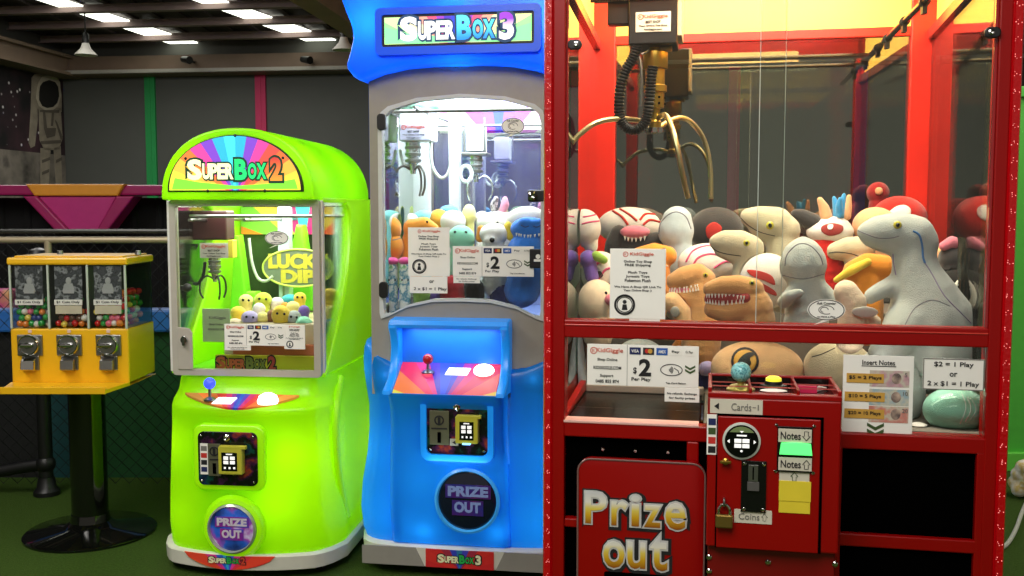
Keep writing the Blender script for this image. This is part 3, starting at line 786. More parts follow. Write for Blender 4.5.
def logo_text(parent, s1, s2, s3, cx, cz, y, w, h, cols, name='logo_lettering', thick=.003, glow_=0):
    """Outlined bubble letters in two layers: dark rim, then the coloured face."""
    (m1, m2, m3), rim = cols
    parts = [(s1, .0, .48, m1), (s2, .50, .33, m2), (s3, .87, .13, m3)]
    X = lambda t: cx-w/2+t*w
    A, B = [], []
    mats = [m1, m2, m3]
    for i, (t, x0, ww, m) in enumerate(parts):
        if not t: continue
        xm = X(x0+ww/2); first = t[0]; rest = t[1:]
        if rest:
            fw = ww*w*(.30 if len(t) > 4 else .38); rw = ww*w-fw-.01*w
            xa = X(x0)+fw/2; xb = X(x0)+fw+.01*w+rw/2
            rest = rest.upper(); n = len(rest); cw_ = rw/n
            A.append((first, xa, cz, y-.0014, h, fw*.86, i, .045)); B.append((first, xa, cz, y, h, fw*.86, 0, .125))
            for q, ch in enumerate(rest):
                xq = X(x0)+fw+.01*w+cw_*(q+.5)
                A.append((ch, xq, cz-h*.09, y-.0014, h*.76, cw_*.84, i, .045)); B.append((ch, xq, cz-h*.09, y, h*.76, cw_*.84, 0, .125))
        else:
            A.append((first, xm, cz+h*.02, y-.0014, h*1.12, ww*w*.8, i, .045)); B.append((first, xm, cz+h*.02, y, h*1.12, ww*w*.8, 0, .125))
    ro = letters(B, [rim], name='logo_outline', parent=parent, thick=.0014)
    letters(A, mats, name=name, parent=ro, thick=.0012)
    return ro
def joystick(parent, x, y, z, m, r=.016, h=.055, name='joystick'):
    b = MB(); b.lathe([(.022, 0), (.022, .004), (.014, .01), (.005, .014), (.005, h)], (x, y, z)); o = b.build(name, M_STEEL, parent, True)
    b = MB(); b.ball((x, y, z+h+r*.7), r, 3); b.build('ball_top', m, o, True); return o
def bolt_row(parent, pts, r=.005, name='screw', m=None, dy=.003):
    for x, y, z in pts:
        b = MB(); b.lathe([(r, 0), (r, -dy*.5), (r*.6, -dy), (.0001, -dy)], (x, y, z), 'y', 14); b.build(name, m or M_CHROME, parent, True)
def coin_panel(parent, x0, x1, z0, z1, y, with_strip=True, yel=(196, 192, 60)):
    """Black rounded plate with printed corners, coin slot plate and a yellow card reader box."""
    w, h = x1-x0, z1-z0; X = lambda t: x0+t*w; Z = lambda t: z0+t*h
    b = MB(); b.prism(rrect(x0, x1, z0, z1, w*.1), y-.008, y, .002); o = b.build('coin_panel', blotch('panel_print', [(10, 10, 12), (16, 40, 70), (12, 70, 56), (10, 10, 12), (12, 12, 14), (60, 20, 60), (150, 56, 34), (16, 60, 50)], 13, .25), parent)
    yf = y-.008
    bolt_row(o, [(X(t), yf, Z(u)) for t, u in ((.06, .92), (.94, .92), (.06, .08), (.94, .08))], .004)
    b = MB(); b.lathe([(.012, 0), (.012, -.006), (.007, -.01), (.0001, -.006)], (X(.5), yf, Z(.9)), 'y'); b.build('key_lock', M_CHROME, o, True)
    if with_strip:
        s = board(o, X(.04), X(.17), Z(.2), Z(.78), yf, 'payment_strip', M_PAPER, .001, 0)
        for k, mm in enumerate([M_NAVY, M_INK, M_REDINK, M_GREY]): board(s, X(.055), X(.155), Z(.25+.13*k), Z(.34+.13*k), yf-.001, 'card_badge', mm, .0006, 0)
        a0, a1 = .18, .39
    else: a0, a1 = .05, .37
    c = board(o, X(a0), X(a1), Z(.18), Z(.82 if not with_strip else .78), yf, 'coin_slot_plate', mat('olive_metal', (112, 112, 88), .45, .5), .004, .001)
    b = MB(); b.tube([(X((a0+a1)/2)+w*.07*cos(t), yf-.004, Z(.64)+w*.07*sin(t)) for t in [2*pi*i/24 for i in range(25)]], .0025, 6); b.box(X((a0+a1)/2)-.004, X((a0+a1)/2)+.004, yf-.007, yf-.003, Z(.58), Z(.70))
    b.box(X(a0+.03), X(a1-.03), yf-.006, yf-.003, Z(.475), Z(.5)); b.build('coin_return', M_INK, c)
    b = MB(); b.box(X((a0+a1)/2)-.006, X((a0+a1)/2)+.006, yf-.006, yf-.003, Z(.22), Z(.42), .001); b.build('coin_slot', M_VOID, c)
    b = MB(); b.box(X(.5 if not with_strip else .4), X(.87 if not with_strip else .8), yf-.03, yf, Z(.25), Z(.76), .004); b.box(X(.52 if not with_strip else .42), X(.92 if not with_strip else .86), yf-.03, yf-.012, Z(.72), Z(.78), .002)
    r = b.build('card_reader', mat('card_reader_yellow', yel, .4), o)
    x2, x3 = (.57, .8) if not with_strip else (.46, .72)
    s = board(r, X(x2), X(x3), Z(.32), Z(.66), yf-.03, 'reader_screen', mat('screen_black', (8, 8, 9), .15), .001, 0)
    it = MB()
    for i in range(2):
        for j in range(2): it.box(X(x2+(x3-x2)*(.14+.42*i)), X(x2+(x3-x2)*(.44+.42*i)), yf-.0325, yf-.031, Z(.45+.08*j), Z(.51+.08*j))
    it.box(X(x2+(x3-x2)*.3), X(x2+(x3-x2)*.7), yf-.0325, yf-.031, Z(.62), Z(.64))
    for i in range(3): it.box(X(x2+(x3-x2)*(.16+.3*i)), X(x2+(x3-x2)*(.28+.3*i)), yf-.0325, yf-.031, Z(.36), Z(.395))
    it.build('screen_icons', glow('screen_icon_white', (230, 230, 226), .8), s)
    if not with_strip:
        t = board(o, X(.38), X(.52), Z(.17), Z(.3), yf, 'tap_card', mat('grey_card', (168, 166, 152), .6), .001, 0)
        b = MB(); b.prism([(X(.42), Z(.23)), (X(.48), Z(.27)), (X(.48), Z(.19))], yf-.002, yf-.001); b.build('tap_arrow', M_INK, t)
        b = MB(); b.box(X(.62), X(.75), yf-.035, yf-.02, Z(.235), Z(.262), .001); b.build('reader_light', glow('reader_light_blue', (120, 190, 255), 2.5), r)
    return o
def prize_flap(parent, x, z, r, y, words_col, ringm, mesh_m, tint):
    b = MB(); b.lathe([(r*1.02, .03), (r*1.1, .0), (r*1.1, -.006), (r*1.02, -.012), (r*.98, -.006), (r*.98, .03)], (x, y, z), 'y', 64); o = b.build('prize_ring', ringm, parent, True)
    b = MB(); b.lathe([(r*.98, .004), (r*.98, .0), (r*.9, -.004), (.0001, -.007)], (x, y, z), 'y', 64); f = b.build('prize_flap', mesh_m, o, True)
    plates, base = words_col
    p = MB(); p.box(x-r*.72, x+r*.8, y-.0085, y-.006, z+r*.1, z+r*.55); p.box(x-r*.5, x+r*.55, y-.0085, y-.006, z-r*.48, z-.0+r*.02); p.build('word_plate', plates, f)
    letters([('PRIZE', x+r*.04, z+r*.33, y-.0086, r*.3, r*1.3, 0, .05), ('OUT', x+r*.02, z-r*.2, y-.0086, r*.32, r*.85, 0, .05)], [base], parent=f)
    return o
def caster(parent, x, y, r=.035):
    b = MB(); b.box(x-.03, x+.03, y-.03, y+.03, .075, .082); b.prism([(y-.02, .078), (y+.02, .078), (y+.03, .03), (y-.005, .022)], x-.02, x-.016, axis='x'); b.prism([(y-.02, .078), (y+.02, .078), (y+.03, .03), (y-.005, .022)], x+.016, x+.02, axis='x')
    o = b.build('caster', M_STEEL, parent); b = MB(); b.cyl((x-.014, y+.01, r), (x+.014, y+.01, r), r, n=28); b.build('wheel', M_RUBBER, o); return o
def light(name, kind, loc, energy, col, size=.1, rot=None, parent=None, sy=None):
    ld = bpy.data.lights.new(name, kind); ld.energy = energy; ld.color = col[:3]
    if kind == 'AREA':
        ld.size = size
        if sy: ld.shape = 'RECTANGLE'; ld.size_y = sy
    elif kind in ('POINT', 'SPOT'): ld.shadow_soft_size = size
    o = bpy.data.objects.new(name, ld); COL.objects.link(o); o.location = loc
    if rot: o.rotation_euler = rot
    if parent: o.parent = parent
    return o

# ================================================================== green machine
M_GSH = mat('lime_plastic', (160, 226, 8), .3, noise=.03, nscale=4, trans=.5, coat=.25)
M_GSO = mat('lime_plastic_glow', (150, 226, 8), .3, noise=.03, nscale=4, coat=.25, emit=.34, ergb=(158, 238, 6))  # emission stands in for inner light that these opaque shell pieces don't get
M_GIN = mat('lime_liner', (132, 226, 30), .45, noise=.04, nscale=5)
M_SKIRT = mat('cream_skirt', (222, 220, 206), .4)
gr = empty('claw_machine', (GRN.o.x, GRN.o.y, 0), GRN.rot, 'lime green arched claw machine with a small rounded sunburst sign', 'claw machine', None)
GC = .05
def plan(cx, a, yf, yb, bow, r=.07, n=10, skew=0):
    """Bow-fronted plan outline."""
    P = []; nf = 24
    for i in range(nf+1):
        t = -1+2*i/nf; x = t*(a-r*.4); ed = max(0, abs(t)-.8)/.2
        P.append((cx+x, yf+bow*t*t+r*.55*ed*ed))
    for k in range(1, n): tt = k/n; P.append((cx+a+skew*sin(pi*tt), yf+bow+r*.75+(yb-r-yf-bow-r*.75)*tt))
    for k in range(5): t = pi/2*k/4; P.append((cx+a-r+r*cos(t), yb-r+r*sin(t)))
    for k in range(5): t = pi/2+pi/2*k/4; P.append((cx-a+r+r*cos(t), yb-r+r*sin(t)))
    for k in range(1, n): tt = 1-k/n; P.append((cx-a-skew*sin(pi*tt), yf+bow+r*.75+(yb-r-yf-bow-r*.75)*tt))
    return P
prof = [(.085, .318, -.105, .07), (.16, .320, -.115, .07), (.26, .317, -.11, .065), (.38, .313, -.10, .06), (.50, .311, -.09, .06), (.555, .309, -.092, .06), (.574, .307, -.096, .06), (.586, .305, -.090, .058), (.602, .302, -.06, .05), (.6185, .298, -.03, .03), (.655, .290, -.012, .012), (.682, .280, -.004, .004)]
b = MB(); b.loft([[(x, y, z) for x, y in plan(GC, a, yf, .64, bw)] for z, a, yf, bw in prof]); shell = b.build('lower_shell', M_GSH, gr, True, 60)
b = MB()
for z0, z1, g in ((.035, .082, 0),):
    b.loft([[(x, y, z) for x, y in plan(GC, a, yf, .66, .07)] for z, a, yf in ((.03, .326, -.115), (.034, .332, -.121), (.080, .334, -.123), (.086, .328, -.117))])
sk = b.build('skirt', M_SKIRT, gr, True, 40)
# decal on the skirt
def bow_y(z, x, yf=-.123, bw=.07, a=.32): t = (x-GC)/a; return yf+bw*t*t
bm = bmesh.new(); nn = 20; top = []; bot = []
for i in range(nn+1):
    t = i/nn; x = -.15+.33*t; zt_ = .083; zb_ = .083-.048*sin(pi*t)**.6
    y = bow_y(0, x)-.0025; top.append(bm.verts.new((x, y, zt_))); bot.append(bm.verts.new((x, y, zb_)))
for i in range(nn):
    try: bm.faces.new((top[i], bot[i], bot[i+1], top[i+1]))
    except ValueError: pass
bmesh.ops.remove_doubles(bm, verts=bm.verts[:], dist=1e-5)
rr = bmesh.ops.extrude_face_region(bm, geom=bm.faces[:])
for g in rr['geom']:
    if isinstance(g, bmesh.types.BMVert): g.co.y += .004
bmesh.ops.recalc_face_normals(bm, faces=bm.faces[:])
dec = link('skirt_decal', bm, rays('skirt_rays', GC-.03, .02, [(200, 40, 40), (206, 60, 40), (196, 40, 60), (200, 50, 120), (60, 70, 180), (40, 150, 180), (40, 80, 180), (190, 40, 120), (200, 60, 40), (210, 80, 40)], .25), sk)
M_LGW = mat('logo_cream', (240, 238, 190), .4); M_LGG = mat('logo_green', (40, 180, 80), .4); M_LGR = mat('logo_red', (210, 70, 50), .4)
logo_text(dec, 'Super', 'Box', '2', .015, .068, bow_y(0, .0)-.004, .13, .02, ((M_LGW, M_LGG, M_LGR), M_INK))
for x, y in ((-.2, .0), (.3, .0), (-.2, .58), (.3, .58)): caster(gr, x, y, .03)
# control ledge
bm = bmesh.new(); nn = 28; TP, BT = [], []
for i in range(nn+1):
    t = i/nn; x = -.165+.41*t; y1 = -.036+.0; yfr = -.092+.06*((x-GC)/.284)**2
    yb_ = -.03; q = sin(pi*t)**.55; yq = yb_+(yfr-.004-yb_)*q
    zz = lambda y: .632-.0+(y+.03)*.52
    TP.append((x, yb_, .624)); BT.append((x, yq, .624+(yq-yb_)*.55))
tv = [bm.verts.new(p) for p in TP]; bv = [bm.verts.new(p) for p in BT]
for i in range(nn):
    try: bm.faces.new((tv[i], bv[i], bv[i+1], tv[i+1]))
    except ValueError: pass
bmesh.ops.remove_doubles(bm, verts=bm.verts[:], dist=1e-5)
rr = bmesh.ops.extrude_face_region(bm, geom=bm.faces[:])
for g in rr['geom']:
    if isinstance(g, bmesh.types.BMVert): g.co.z -= .008; g.co.y += .002
bmesh.ops.recalc_face_normals(bm, faces=bm.faces[:])
M_LEDGE = rays('ledge_rays', GC-.01, .56, [(230, 150, 60), (224, 110, 50), (216, 50, 60), (200, 40, 120), (90, 60, 190), (30, 90, 200), (60, 60, 190), (140, 40, 150), (200, 40, 110), (220, 60, 50), (230, 120, 50), (190, 130, 60)], .2, (.15, pi-.15))
led = link('control_panel', bm, M_LEDGE, gr)
jz = .637-.03*.42
joystick(led, GRN.L(210, 400, -.062)[0], -.062, .605, mat('joystick_blue', (70, 90, 250), .2, emit=1.3, ergb=(50, 70, 255)), .02, .045)
dx_ = GRN.L(224, 402, -.07)[0]; b = MB(); b.loft([[(x, y, .624+(y+.03)*.55+t) for x, y in ((dx_-.040, -.080), (dx_+.028, -.080), (dx_+.040, -.052), (dx_-.026, -.052))] for t in (.0, .003)]); b.build('display', glow('display_white', (230, 240, 255), 1.3), led)
b = MB(); b.lathe([(.034, 0), (.036, .01), (.03, .026), (.014, .035), (.0001, .037)], (GRN.L(268, 402, -.066)[0], -.066, .600)); b.build('start_button', glow('button_white', (255, 240, 250), 2.2), led, True)
# coin panel, prize flap
def gy(z):  # shell front at the middle
    for (z0, a0, y0, _), (z1, a1, y1, _) in zip(prof, prof[1:]):
        if z0 <= z <= z1: return y0+(y1-y0)*(z-z0)/(z1-z0)
    return 0
px0 = GRN.L(200, 430, -.1); px1 = GRN.L(260, 485, -.1)
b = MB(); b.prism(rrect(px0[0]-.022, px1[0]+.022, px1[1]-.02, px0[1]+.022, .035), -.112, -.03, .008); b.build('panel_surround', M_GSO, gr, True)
coin_panel(gr, px0[0], px1[0], px1[1], px0[1], -.113, True)
pc = GRN.L(233, 528, -.12)
pm = blotch('flap_print', [(190, 200, 220), (214, 224, 236), (150, 60, 160), (40, 90, 190), (30, 60, 130), (20, 40, 90)], 9, .2, .25)
prize_flap(gr, pc[0], pc[1], .078, -.128, (blotch('plate_purple', [(150, 30, 120), (110, 30, 130), (60, 60, 170), (40, 110, 180)], 14, .4, .2), mat('flap_letter', (214, 206, 220), .4)), mat('silver_ring', (190, 200, 180), .25, .4), pm, None)
b = MB(); b.lathe([(.112, .06), (.112, .012), (.1, -.006), (.087, -.01), (.087, .06)], (pc[0], -.118, pc[1]), 'y', 56); b.build('flap_surround', M_GSO, gr, True)
# ribs pressed into the side
sx = GC+.315
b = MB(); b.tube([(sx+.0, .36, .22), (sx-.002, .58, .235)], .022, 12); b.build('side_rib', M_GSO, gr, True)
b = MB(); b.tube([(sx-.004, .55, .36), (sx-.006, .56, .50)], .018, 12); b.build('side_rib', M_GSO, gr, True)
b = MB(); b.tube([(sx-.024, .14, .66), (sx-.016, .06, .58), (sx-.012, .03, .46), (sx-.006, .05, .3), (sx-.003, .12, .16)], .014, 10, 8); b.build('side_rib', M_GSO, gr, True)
# window frame and glazed case
x0, x1, z0, z1 = -.215, .318, .682, 1.292
b = MB(); b.ring(rrect(x0, x1, z0, z1, .012, 3), rrect(x0+.022, x1-.024, z0+.022, z1-.022, .006, 3), -.012, .012); b.build('window_frame', M_ALU, gr)
b = MB(); b.box(x0+.012, x1-.012, -.003, .002, z0+.012, z1-.012); b.build('front_glass', M_GLASS, gr)
b = MB(); b.prism([(x0+.02, z0+.02), (x0+.075, z0+.02), (x0+.075, z0+.15), (x0+.065, z0+.165), (x0+.02, z0+.17)], -.016, -.011, .003); lp = b.build('lock_plate', M_ALU, gr)
b = MB(); b.cyl((x0+.048, -.016, z0+.125), (x0+.048, -.026, z0+.125), .012); b.box(x0+.042, x0+.054, -.03, -.02, z0+.105, z0+.14, .003); b.build('lock_handle', M_CHROME, lp)
Zt = 1.30
side = [(.355, 1.235), (.34, 1.265), (.30, 1.283), (.02, 1.283), (.02, Zt), (.66, Zt), (.66, .685), (.012, .685), (.03, .70), (.10, .755), (.18, .84), (.255, .93), (.31, 1.02), (.342, 1.11), (.356, 1.19)]
for xx, nm in ((.312, 'right'), (-.222, 'left')):
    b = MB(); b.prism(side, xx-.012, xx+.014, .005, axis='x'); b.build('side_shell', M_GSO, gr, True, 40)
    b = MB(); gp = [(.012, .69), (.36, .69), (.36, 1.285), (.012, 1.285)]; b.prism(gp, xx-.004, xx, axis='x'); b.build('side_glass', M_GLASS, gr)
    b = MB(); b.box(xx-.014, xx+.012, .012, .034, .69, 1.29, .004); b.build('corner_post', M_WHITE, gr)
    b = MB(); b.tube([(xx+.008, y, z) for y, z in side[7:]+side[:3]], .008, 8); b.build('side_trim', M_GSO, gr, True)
b = MB(); b.box(-.235, .325, .63, .662, .6, 1.3, .008); b.build('rear_shell', M_GSO, gr)
# rear liner, deck and lamp bay
b = MB(); b.box(-.20, .30, .615, .628, .69, 1.28); b.build('rear_liner', mat('liner_print', (46, 60, 36), .2, noise=.5, nscale=5), gr)
b = MB(); b.box(-.20, .30, .03, .62, .686, .695); b.build('prize_floor', M_GIN, gr)
b = MB(); b.box(-.075, .30, .1, .61, .695, .855, .004); b.build('prize_tray', mat('tray_pale', (214, 196, 160), .5), gr)
fz = [GRN.L(232, y, .06)[1] for y in (349, 341, 360, 368)]
b = MB(); b.box(GRN.L(233, 350, .07)[0], .295, .07, .098, GRN.L(280, 355, .07)[1], GRN.L(280, 345, .07)[1]); b.build('tray_front', mat('salmon_board', (214, 122, 92), .5), gr)
b = MB(); b.box(GRN.L(216, 360, .05)[0], .295, .045, .065, GRN.L(280, 371, .05)[1], GRN.L(280, 356, .05)[1]); tf = b.build('name_strip', mat('olive_yellow_strip', (188, 186, 40), .45), gr)
xa, xb = GRN.L(217, 363, .045)[0], GRN.L(276, 363, .045)[0]; zc = GRN.L(245, 363, .045)[1]
logo_text(tf, 'Super', 'Box', '2', (xa+xb)/2, zc, .044, xb-xa, .04, ((mat('wood_red', (190, 96, 60), .5), mat('moss', (120, 130, 60), .5), mat('rust', (170, 60, 60), .5)), M_INK))
b = MB(); b.box(-.20, .30, .02, .62, 1.275, 1.29); b.build('lamp_panel', glow('lamp_panel_white', (250, 255, 240), 1.6), gr)
b = MB(); b.box(-.2, .3, .595, .612, 1.16, 1.27); b.build('header_print', rays('header_rays', .06, 1.10, [(220, 200, 60), (226, 90, 40), (220, 180, 60), (190, 40, 120), (70, 190, 210), (190, 40, 120), (230, 190, 60), (120, 180, 60), (220, 120, 40)], .35), gr)
# green chute fins and rear posts
b = MB(); b.prism([(-.19, .70), (-.08, .70), (-.135, 1.16), (-.15, 1.16)], .40, .46, .01); b.build('chute_fin', M_GIN, gr)
b = MB(); b.prism([(-.12, .70), (.02, .70), (-.03, .95), (-.07, .95)], .30, .36, .01); b.build('chute_fin', M_GIN, gr)
b = MB(); b.prism([(-.02, .86), (.14, .86), (.09, 1.2), (.06, 1.2)], .50, .56, .015); b.build('chute_fin', M_GIN, gr)
b = MB(); b.box(.015, .06, .42, .47, .86, 1.27, .006); b.build('inner_post', mat('pale_post', (190, 214, 214), .35), gr)
b = MB(); b.box(.20, .232, .56, .6, .86, 1.27, .006); b.build('inner_post', MATS['pale_post'], gr)
# "LUCKY DIP" oval
le = GRN.L(300, 267, .42); a_, b_ = .118, .062
lx, lz = GRN.L(298, 268, .40)
b = MB(); b.prism(ell(lx, lz, .142, .074, 48), .40, .406); ls = b.build('lucky_dip_sign', mat('sign_grey_green', (120, 138, 112), .5), gr)
b = MB(); b.tube([(lx+.140*cos(t), .399, lz+.072*sin(t)) for t in [2*pi*i/60 for i in range(61)]], .004, 8); b.build('sign_rim', mat('rim_lime', (206, 224, 96), .4), ls, True)
M_LD = mat('dip_yellow', (216, 206, 70), .4)
letters([('LUCKY', lx, lz+.026, .399, .05, .226, 0, .06), ('DIP', lx+.0, lz-.032, .399, .044, .125, 0, .06)], [M_LD], parent=ls)
for s_ in (.06, -.06):
    b = MB(); b.cyl((lx+s_, .404, lz-.05), (lx+s_, .404, .84), .004); b.build('sign_stem', M_STEEL, ls)
# rails and claw
b = MB()
for y in (.12, .55): b.cyl((-.2, y, 1.235), (.3, y, 1.235), .006)
for xx in (-.17, .03): b.cyl((xx, .05, 1.222), (xx, .6, 1.222), .006)
b.build('gantry_rail', M_STEEL, gr, True)
def px(F, x, y, d): p = F.L(x, y, d); return p
c0 = GRN.L(195, 228, .22); c1 = GRN.L(230, 240, .22)
b = MB(); b.box(c0[0], c1[0], .19, .27, GRN.L(200, 240, .2)[1], 1.255, .006); car = b.build('claw_carriage', mat('maroon_box', (66, 30, 30), .4), gr)
s0 = GRN.L(200, 258, .185); s1 = GRN.L(228, 243, .185)
lb = board(car, s0[0], s1[0], s0[1], s1[1], .186, 'claw_label', mat('claw_card', (206, 200, 190), .6), .002)
wl = s1[0]-s0[0]; hl = s1[1]-s0[1]
def claw_label_text(o, x0, z0, w, h, y):
    letters([('KidGiggle', x0+w*.56, z0+h*.76, y, h*.2, w*.7, 1, .014), ('BEST SHOP', x0+w*.5, z0+h*.5, y, h*.13, w*.42, 0, .014), ('Your Online Toy Shop', x0+w*.5, z0+h*.3, y, h*.11, w*.8, 0, .012), ('KidGiggle.com', x0+w*.5, z0+h*.12, y, h*.11, w*.5, 0, .012)], [M_INK, M_ORANGEINK], parent=o)
    brand_mark(o, x0+w*.14, z0+h*.76, y, h*.13, M_ORANGEINK)
claw_label_text(lb, s0[0], s0[1], wl, hl, .184)
b = MB(); yx = GRN.L(232, 250, .22)[0]; b.box(yx-.008, yx+.012, .20, .24, GRN.L(232, 258, .2)[1], GRN.L(232, 240, .2)[1], .003); b.build('claw_tag', mat('yellow_plastic', (226, 206, 70), .4), car)
def prong(b, root, pts, r): b.tube([Vector(root)+Vector(p) for p in pts], r, 8, 5)
def make_claw(parent, c, s, mcol, armcol, ang0=90, n=3):
    """Hanging claw: motor cylinder, collar and curved prongs, top at c."""
    b = MB(); b.lathe([(.02*s, 0), (.034*s, -.004*s), (.034*s, -.07*s), (.026*s, -.075*s), (.026*s, -.10*s), (.02*s, -.104*s), (.012*s, -.15*s), (.0001, -.15*s)], c); o = b.build('claw_motor', mcol, parent, True)
    b = MB()
    for k in range(3): b.lathe([(.03*s, 0), (.038*s, -.004*s), (.038*s, -.014*s), (.03*s, -.018*s)], (c[0], c[1], c[2]-(.02+.03*k)*s))
    b.build('coil_ring', M_STEEL, o, True)
    for k in range(n):
        a = radians(ang0+360/n*k); dx, dy = cos(a), sin(a); pb = MB()
        P = [(0.012*dx, .012*dy, -.13), (.05*dx, .05*dy, -.115), (.085*dx, .085*dy, -.15), (.09*dx, .09*dy, -.21), (.07*dx, .07*dy, -.25)]
        pb.tube([Vector(c)+Vector(p)*s for p in P], .0055*s, 8, 6); pb.build('claw_prong', armcol, o, True)
    return o
mc = GRN.L(214, 258, .22); make_claw(gr, (mc[0], .225, mc[1]+.005), .62, mat('claw_silver', (196, 196, 186), .25, .8), M_BLACK, 70)
b = MB(); hp = [GRN.P(x, y, .22) for x, y in ((197, 244), (191, 262), (191, 280), (197, 284), (203, 276), (205, 262))]; b.tube(hp, .006, 8, 5); b.build('cable_hose', M_BLACK, car, True)
b = MB(); hp = [GRN.P(x, y, .4) for x, y in ((249, 238), (252, 262), (258, 278), (266, 281), (273, 276))]; b.tube(hp, .006, 8, 5); b.build('wire_loop', mat('pale_wire', (200, 204, 196), .5), gr, True)
k0 = GRN.L(186, 288, .05); b = MB(); b.ball((k0[0], .06, k0[1]), .016, 3); b.box(k0[0]-.03, k0[0], .05, .07, k0[1]-.008, k0[1]+.008, .003); b.build('sensor', M_BLACK, gr, True)
# signs inside and on the glass
q0 = GRN.L(225, 350, -.004); q1 = GRN.L(251, 324, -.004)
gp0 = GRN.L(225, 345, -.004); gp1 = GRN.L(285.5, 324.5, -.004)
price_sign(gr, gp0[0], gp1[0], gp0[1], gp1[1], -.004)
n0 = GRN.L(225, 350, -.004); n1 = GRN.L(251, 345.5, -.004); nb = board(gr, n0[0], n1[0], n0[1], n1[1], -.004, 'small_note')
letters([('No refunds. Exchange for', (n0[0]+n1[0])/2, n0[1]+.010, -.007, .004, .07, 0, .01), ('faulty prizes only', (n0[0]+n1[0])/2, n0[1]+.0045, -.007, .004, .05, 0, .01)], [M_GREY], parent=nb)
q0 = GRN.L(284.5, 349, -.004); q1 = GRN.L(305, 325, -.004); shop_sign(gr, q0[0], q1[0], q0[1], q1[1], -.0035)
q0 = GRN.L(202, 342, .09); q1 = GRN.L(229, 309, .09)
ib = board(gr, q0[0], q1[0], q0[1], q1[1], .10, 'inside_notice', mat('pale_green_card', (186, 206, 160), .6))
w_ = q1[0]-q0[0]; h_ = q1[1]-q0[1]
letters([('KidGiggle', q0[0]+w_*.55, q0[1]+h_*.72, .097, h_*.1, w_*.6, 0, .012), ('Shop Online', q0[0]+w_*.5, q0[1]+h_*.52, .097, h_*.07, w_*.5, 0, .012), ('KIDGIGGLE.COM', q0[0]+w_*.5, q0[1]+h_*.38, .097, h_*.06, w_*.6, 0, .012)], [M_GREY], parent=ib)
bb_ = GRN.L(277, 238, -.004); bubble(gr, bb_[0], bb_[1], -.004, .042, .024)
# arch and lit sign
arch = []
import itertools
for i in range(41):
    t = pi*i/40; e = 1.0
    ax = GC-.003+.268*cos(t)*abs(cos(t))**(-.12 if abs(cos(t)) > 1e-3 else 0); az = 1.30+.232*abs(sin(t))**.92
    arch.append((ax, az))
arch = [(GC-.003+.266, 1.292)]+arch+[(GC-.003-.266, 1.292)]
b = MB(); b.prism(arch, -.055, .66, .022, 4); b.build('arch_shell', M_GSH, gr, True, 35)
sp_ = []
for i in range(37):
    t = pi*i/36; sp_.append((GC-.006+.238*cos(t), 1.318+.19*abs(sin(t))**.95))
b = MB(); b.prism(sp_, -.064, -.05, .004); rim = b.build('sign_rim', M_BLACK, gr)
sp2 = [((x-GC+.006)*.965+GC-.006, 1.323+(z-1.318)*.955) for x, z in sp_]
b = MB(); b.prism(sp2, -.066, -.06)
sg = b.build('lit_sign', rays('marquee_rays', GC, 1.30, [(214, 226, 60), (226, 200, 70), (236, 170, 70), (226, 110, 60), (220, 80, 70), (214, 70, 150), (120, 70, 190), (50, 170, 200), (70, 210, 220), (50, 170, 200), (120, 70, 190), (214, 70, 150), (226, 120, 60), (236, 180, 70), (226, 210, 70), (200, 226, 60)], 1.0), gr)
b = MB(); hillp = [(GC-.225, 1.327), (GC+.215, 1.327), (GC+.205, 1.36), (GC+.12, 1.345), (GC, 1.338), (GC-.13, 1.35), (GC-.215, 1.365)]; b.prism(hillp, -.067, -.066); b.build('sign_hill', glow('hill_green', (120, 220, 60), 1.0), sg)
logo_text(sg, 'Super', 'Box', '2', GC-.002, 1.392, -.067, .33, .062, ((mat('logo_yellow', (250, 250, 190), .4, emit=.9), mat('logo_teal', (40, 220, 120), .4, emit=.8), zramp('logo_two', 1.35, 1.43, [(0, (240, 160, 60)), (1, (200, 60, 60))], emit=.8)), mat('logo_rim', (24, 80, 60), .5)))
bolt_row(rim, [(GC-.1, -.064, 1.321), (GC+.1, -.064, 1.321), (GC-.175, -.064, 1.43), (GC+.165, -.064, 1.43), (GC, -.064, 1.505)], .006, 'rim_screw', M_BLACK)
# the machine's own lamps
light('inner_lamp', 'AREA', (.05, .32, 1.27), 4.5, (1, 1, .93), .4, (0, 0, 0), gr, .45)
for x, y, z, e in ((.2, .02, .42, .9), (-.17, .03, .44, .45), (.16, .0, .25, .7), (-.14, .02, .2, .36), (.05, .05, .52, .5), (.2, .4, .4, .9), (.25, .45, .2, .45)):
    light('shell_lamp', 'POINT', (x, y, z), e, (1, .97, .55), .06, None, gr)
for x, y, z, e in ((-.12, .04, 1.38, .9), (.2, .04, 1.38, .9), (.05, .45, 1.42, .9), (.2, .4, 1.36, .45)): light('arch_lamp', 'POINT', (x, y, z), e, (.9, 1, .6), .05, None, gr)

# ================================================================== blue machine
def polar(poly, c, th):
    dx, dz = cos(th), sin(th); best = None; n = len(poly)
    for i in range(n):
        x1, z1 = poly[i][0]-c[0], poly[i][1]-c[1]; x2, z2 = poly[(i+1) % n][0]-c[0], poly[(i+1) % n][1]-c[1]
        ex, ez = x2-x1, z2-z1; den = dx*ez-dz*ex
        if abs(den) < 1e-12: continue
        t = (x1*ez-z1*ex)/den; u = (x1*dz-z1*dx)/den
        if t > 0 and -1e-6 <= u <= 1+1e-6 and (best is None or t < best): best = t
    return (c[0]+dx*best, c[1]+dz*best)
def window_ring(mb, outer, inner, c, y0, y1, n=96):
    A = sorted(set([round(2*pi*i/n, 5) for i in range(n)]+[round(math.atan2(z-c[1], x-c[0]) % (2*pi), 5) for x, z in outer]))
    mb.ring([polar(outer, c, a) for a in A], [polar(inner, c, a) for a in A], y0, y1)
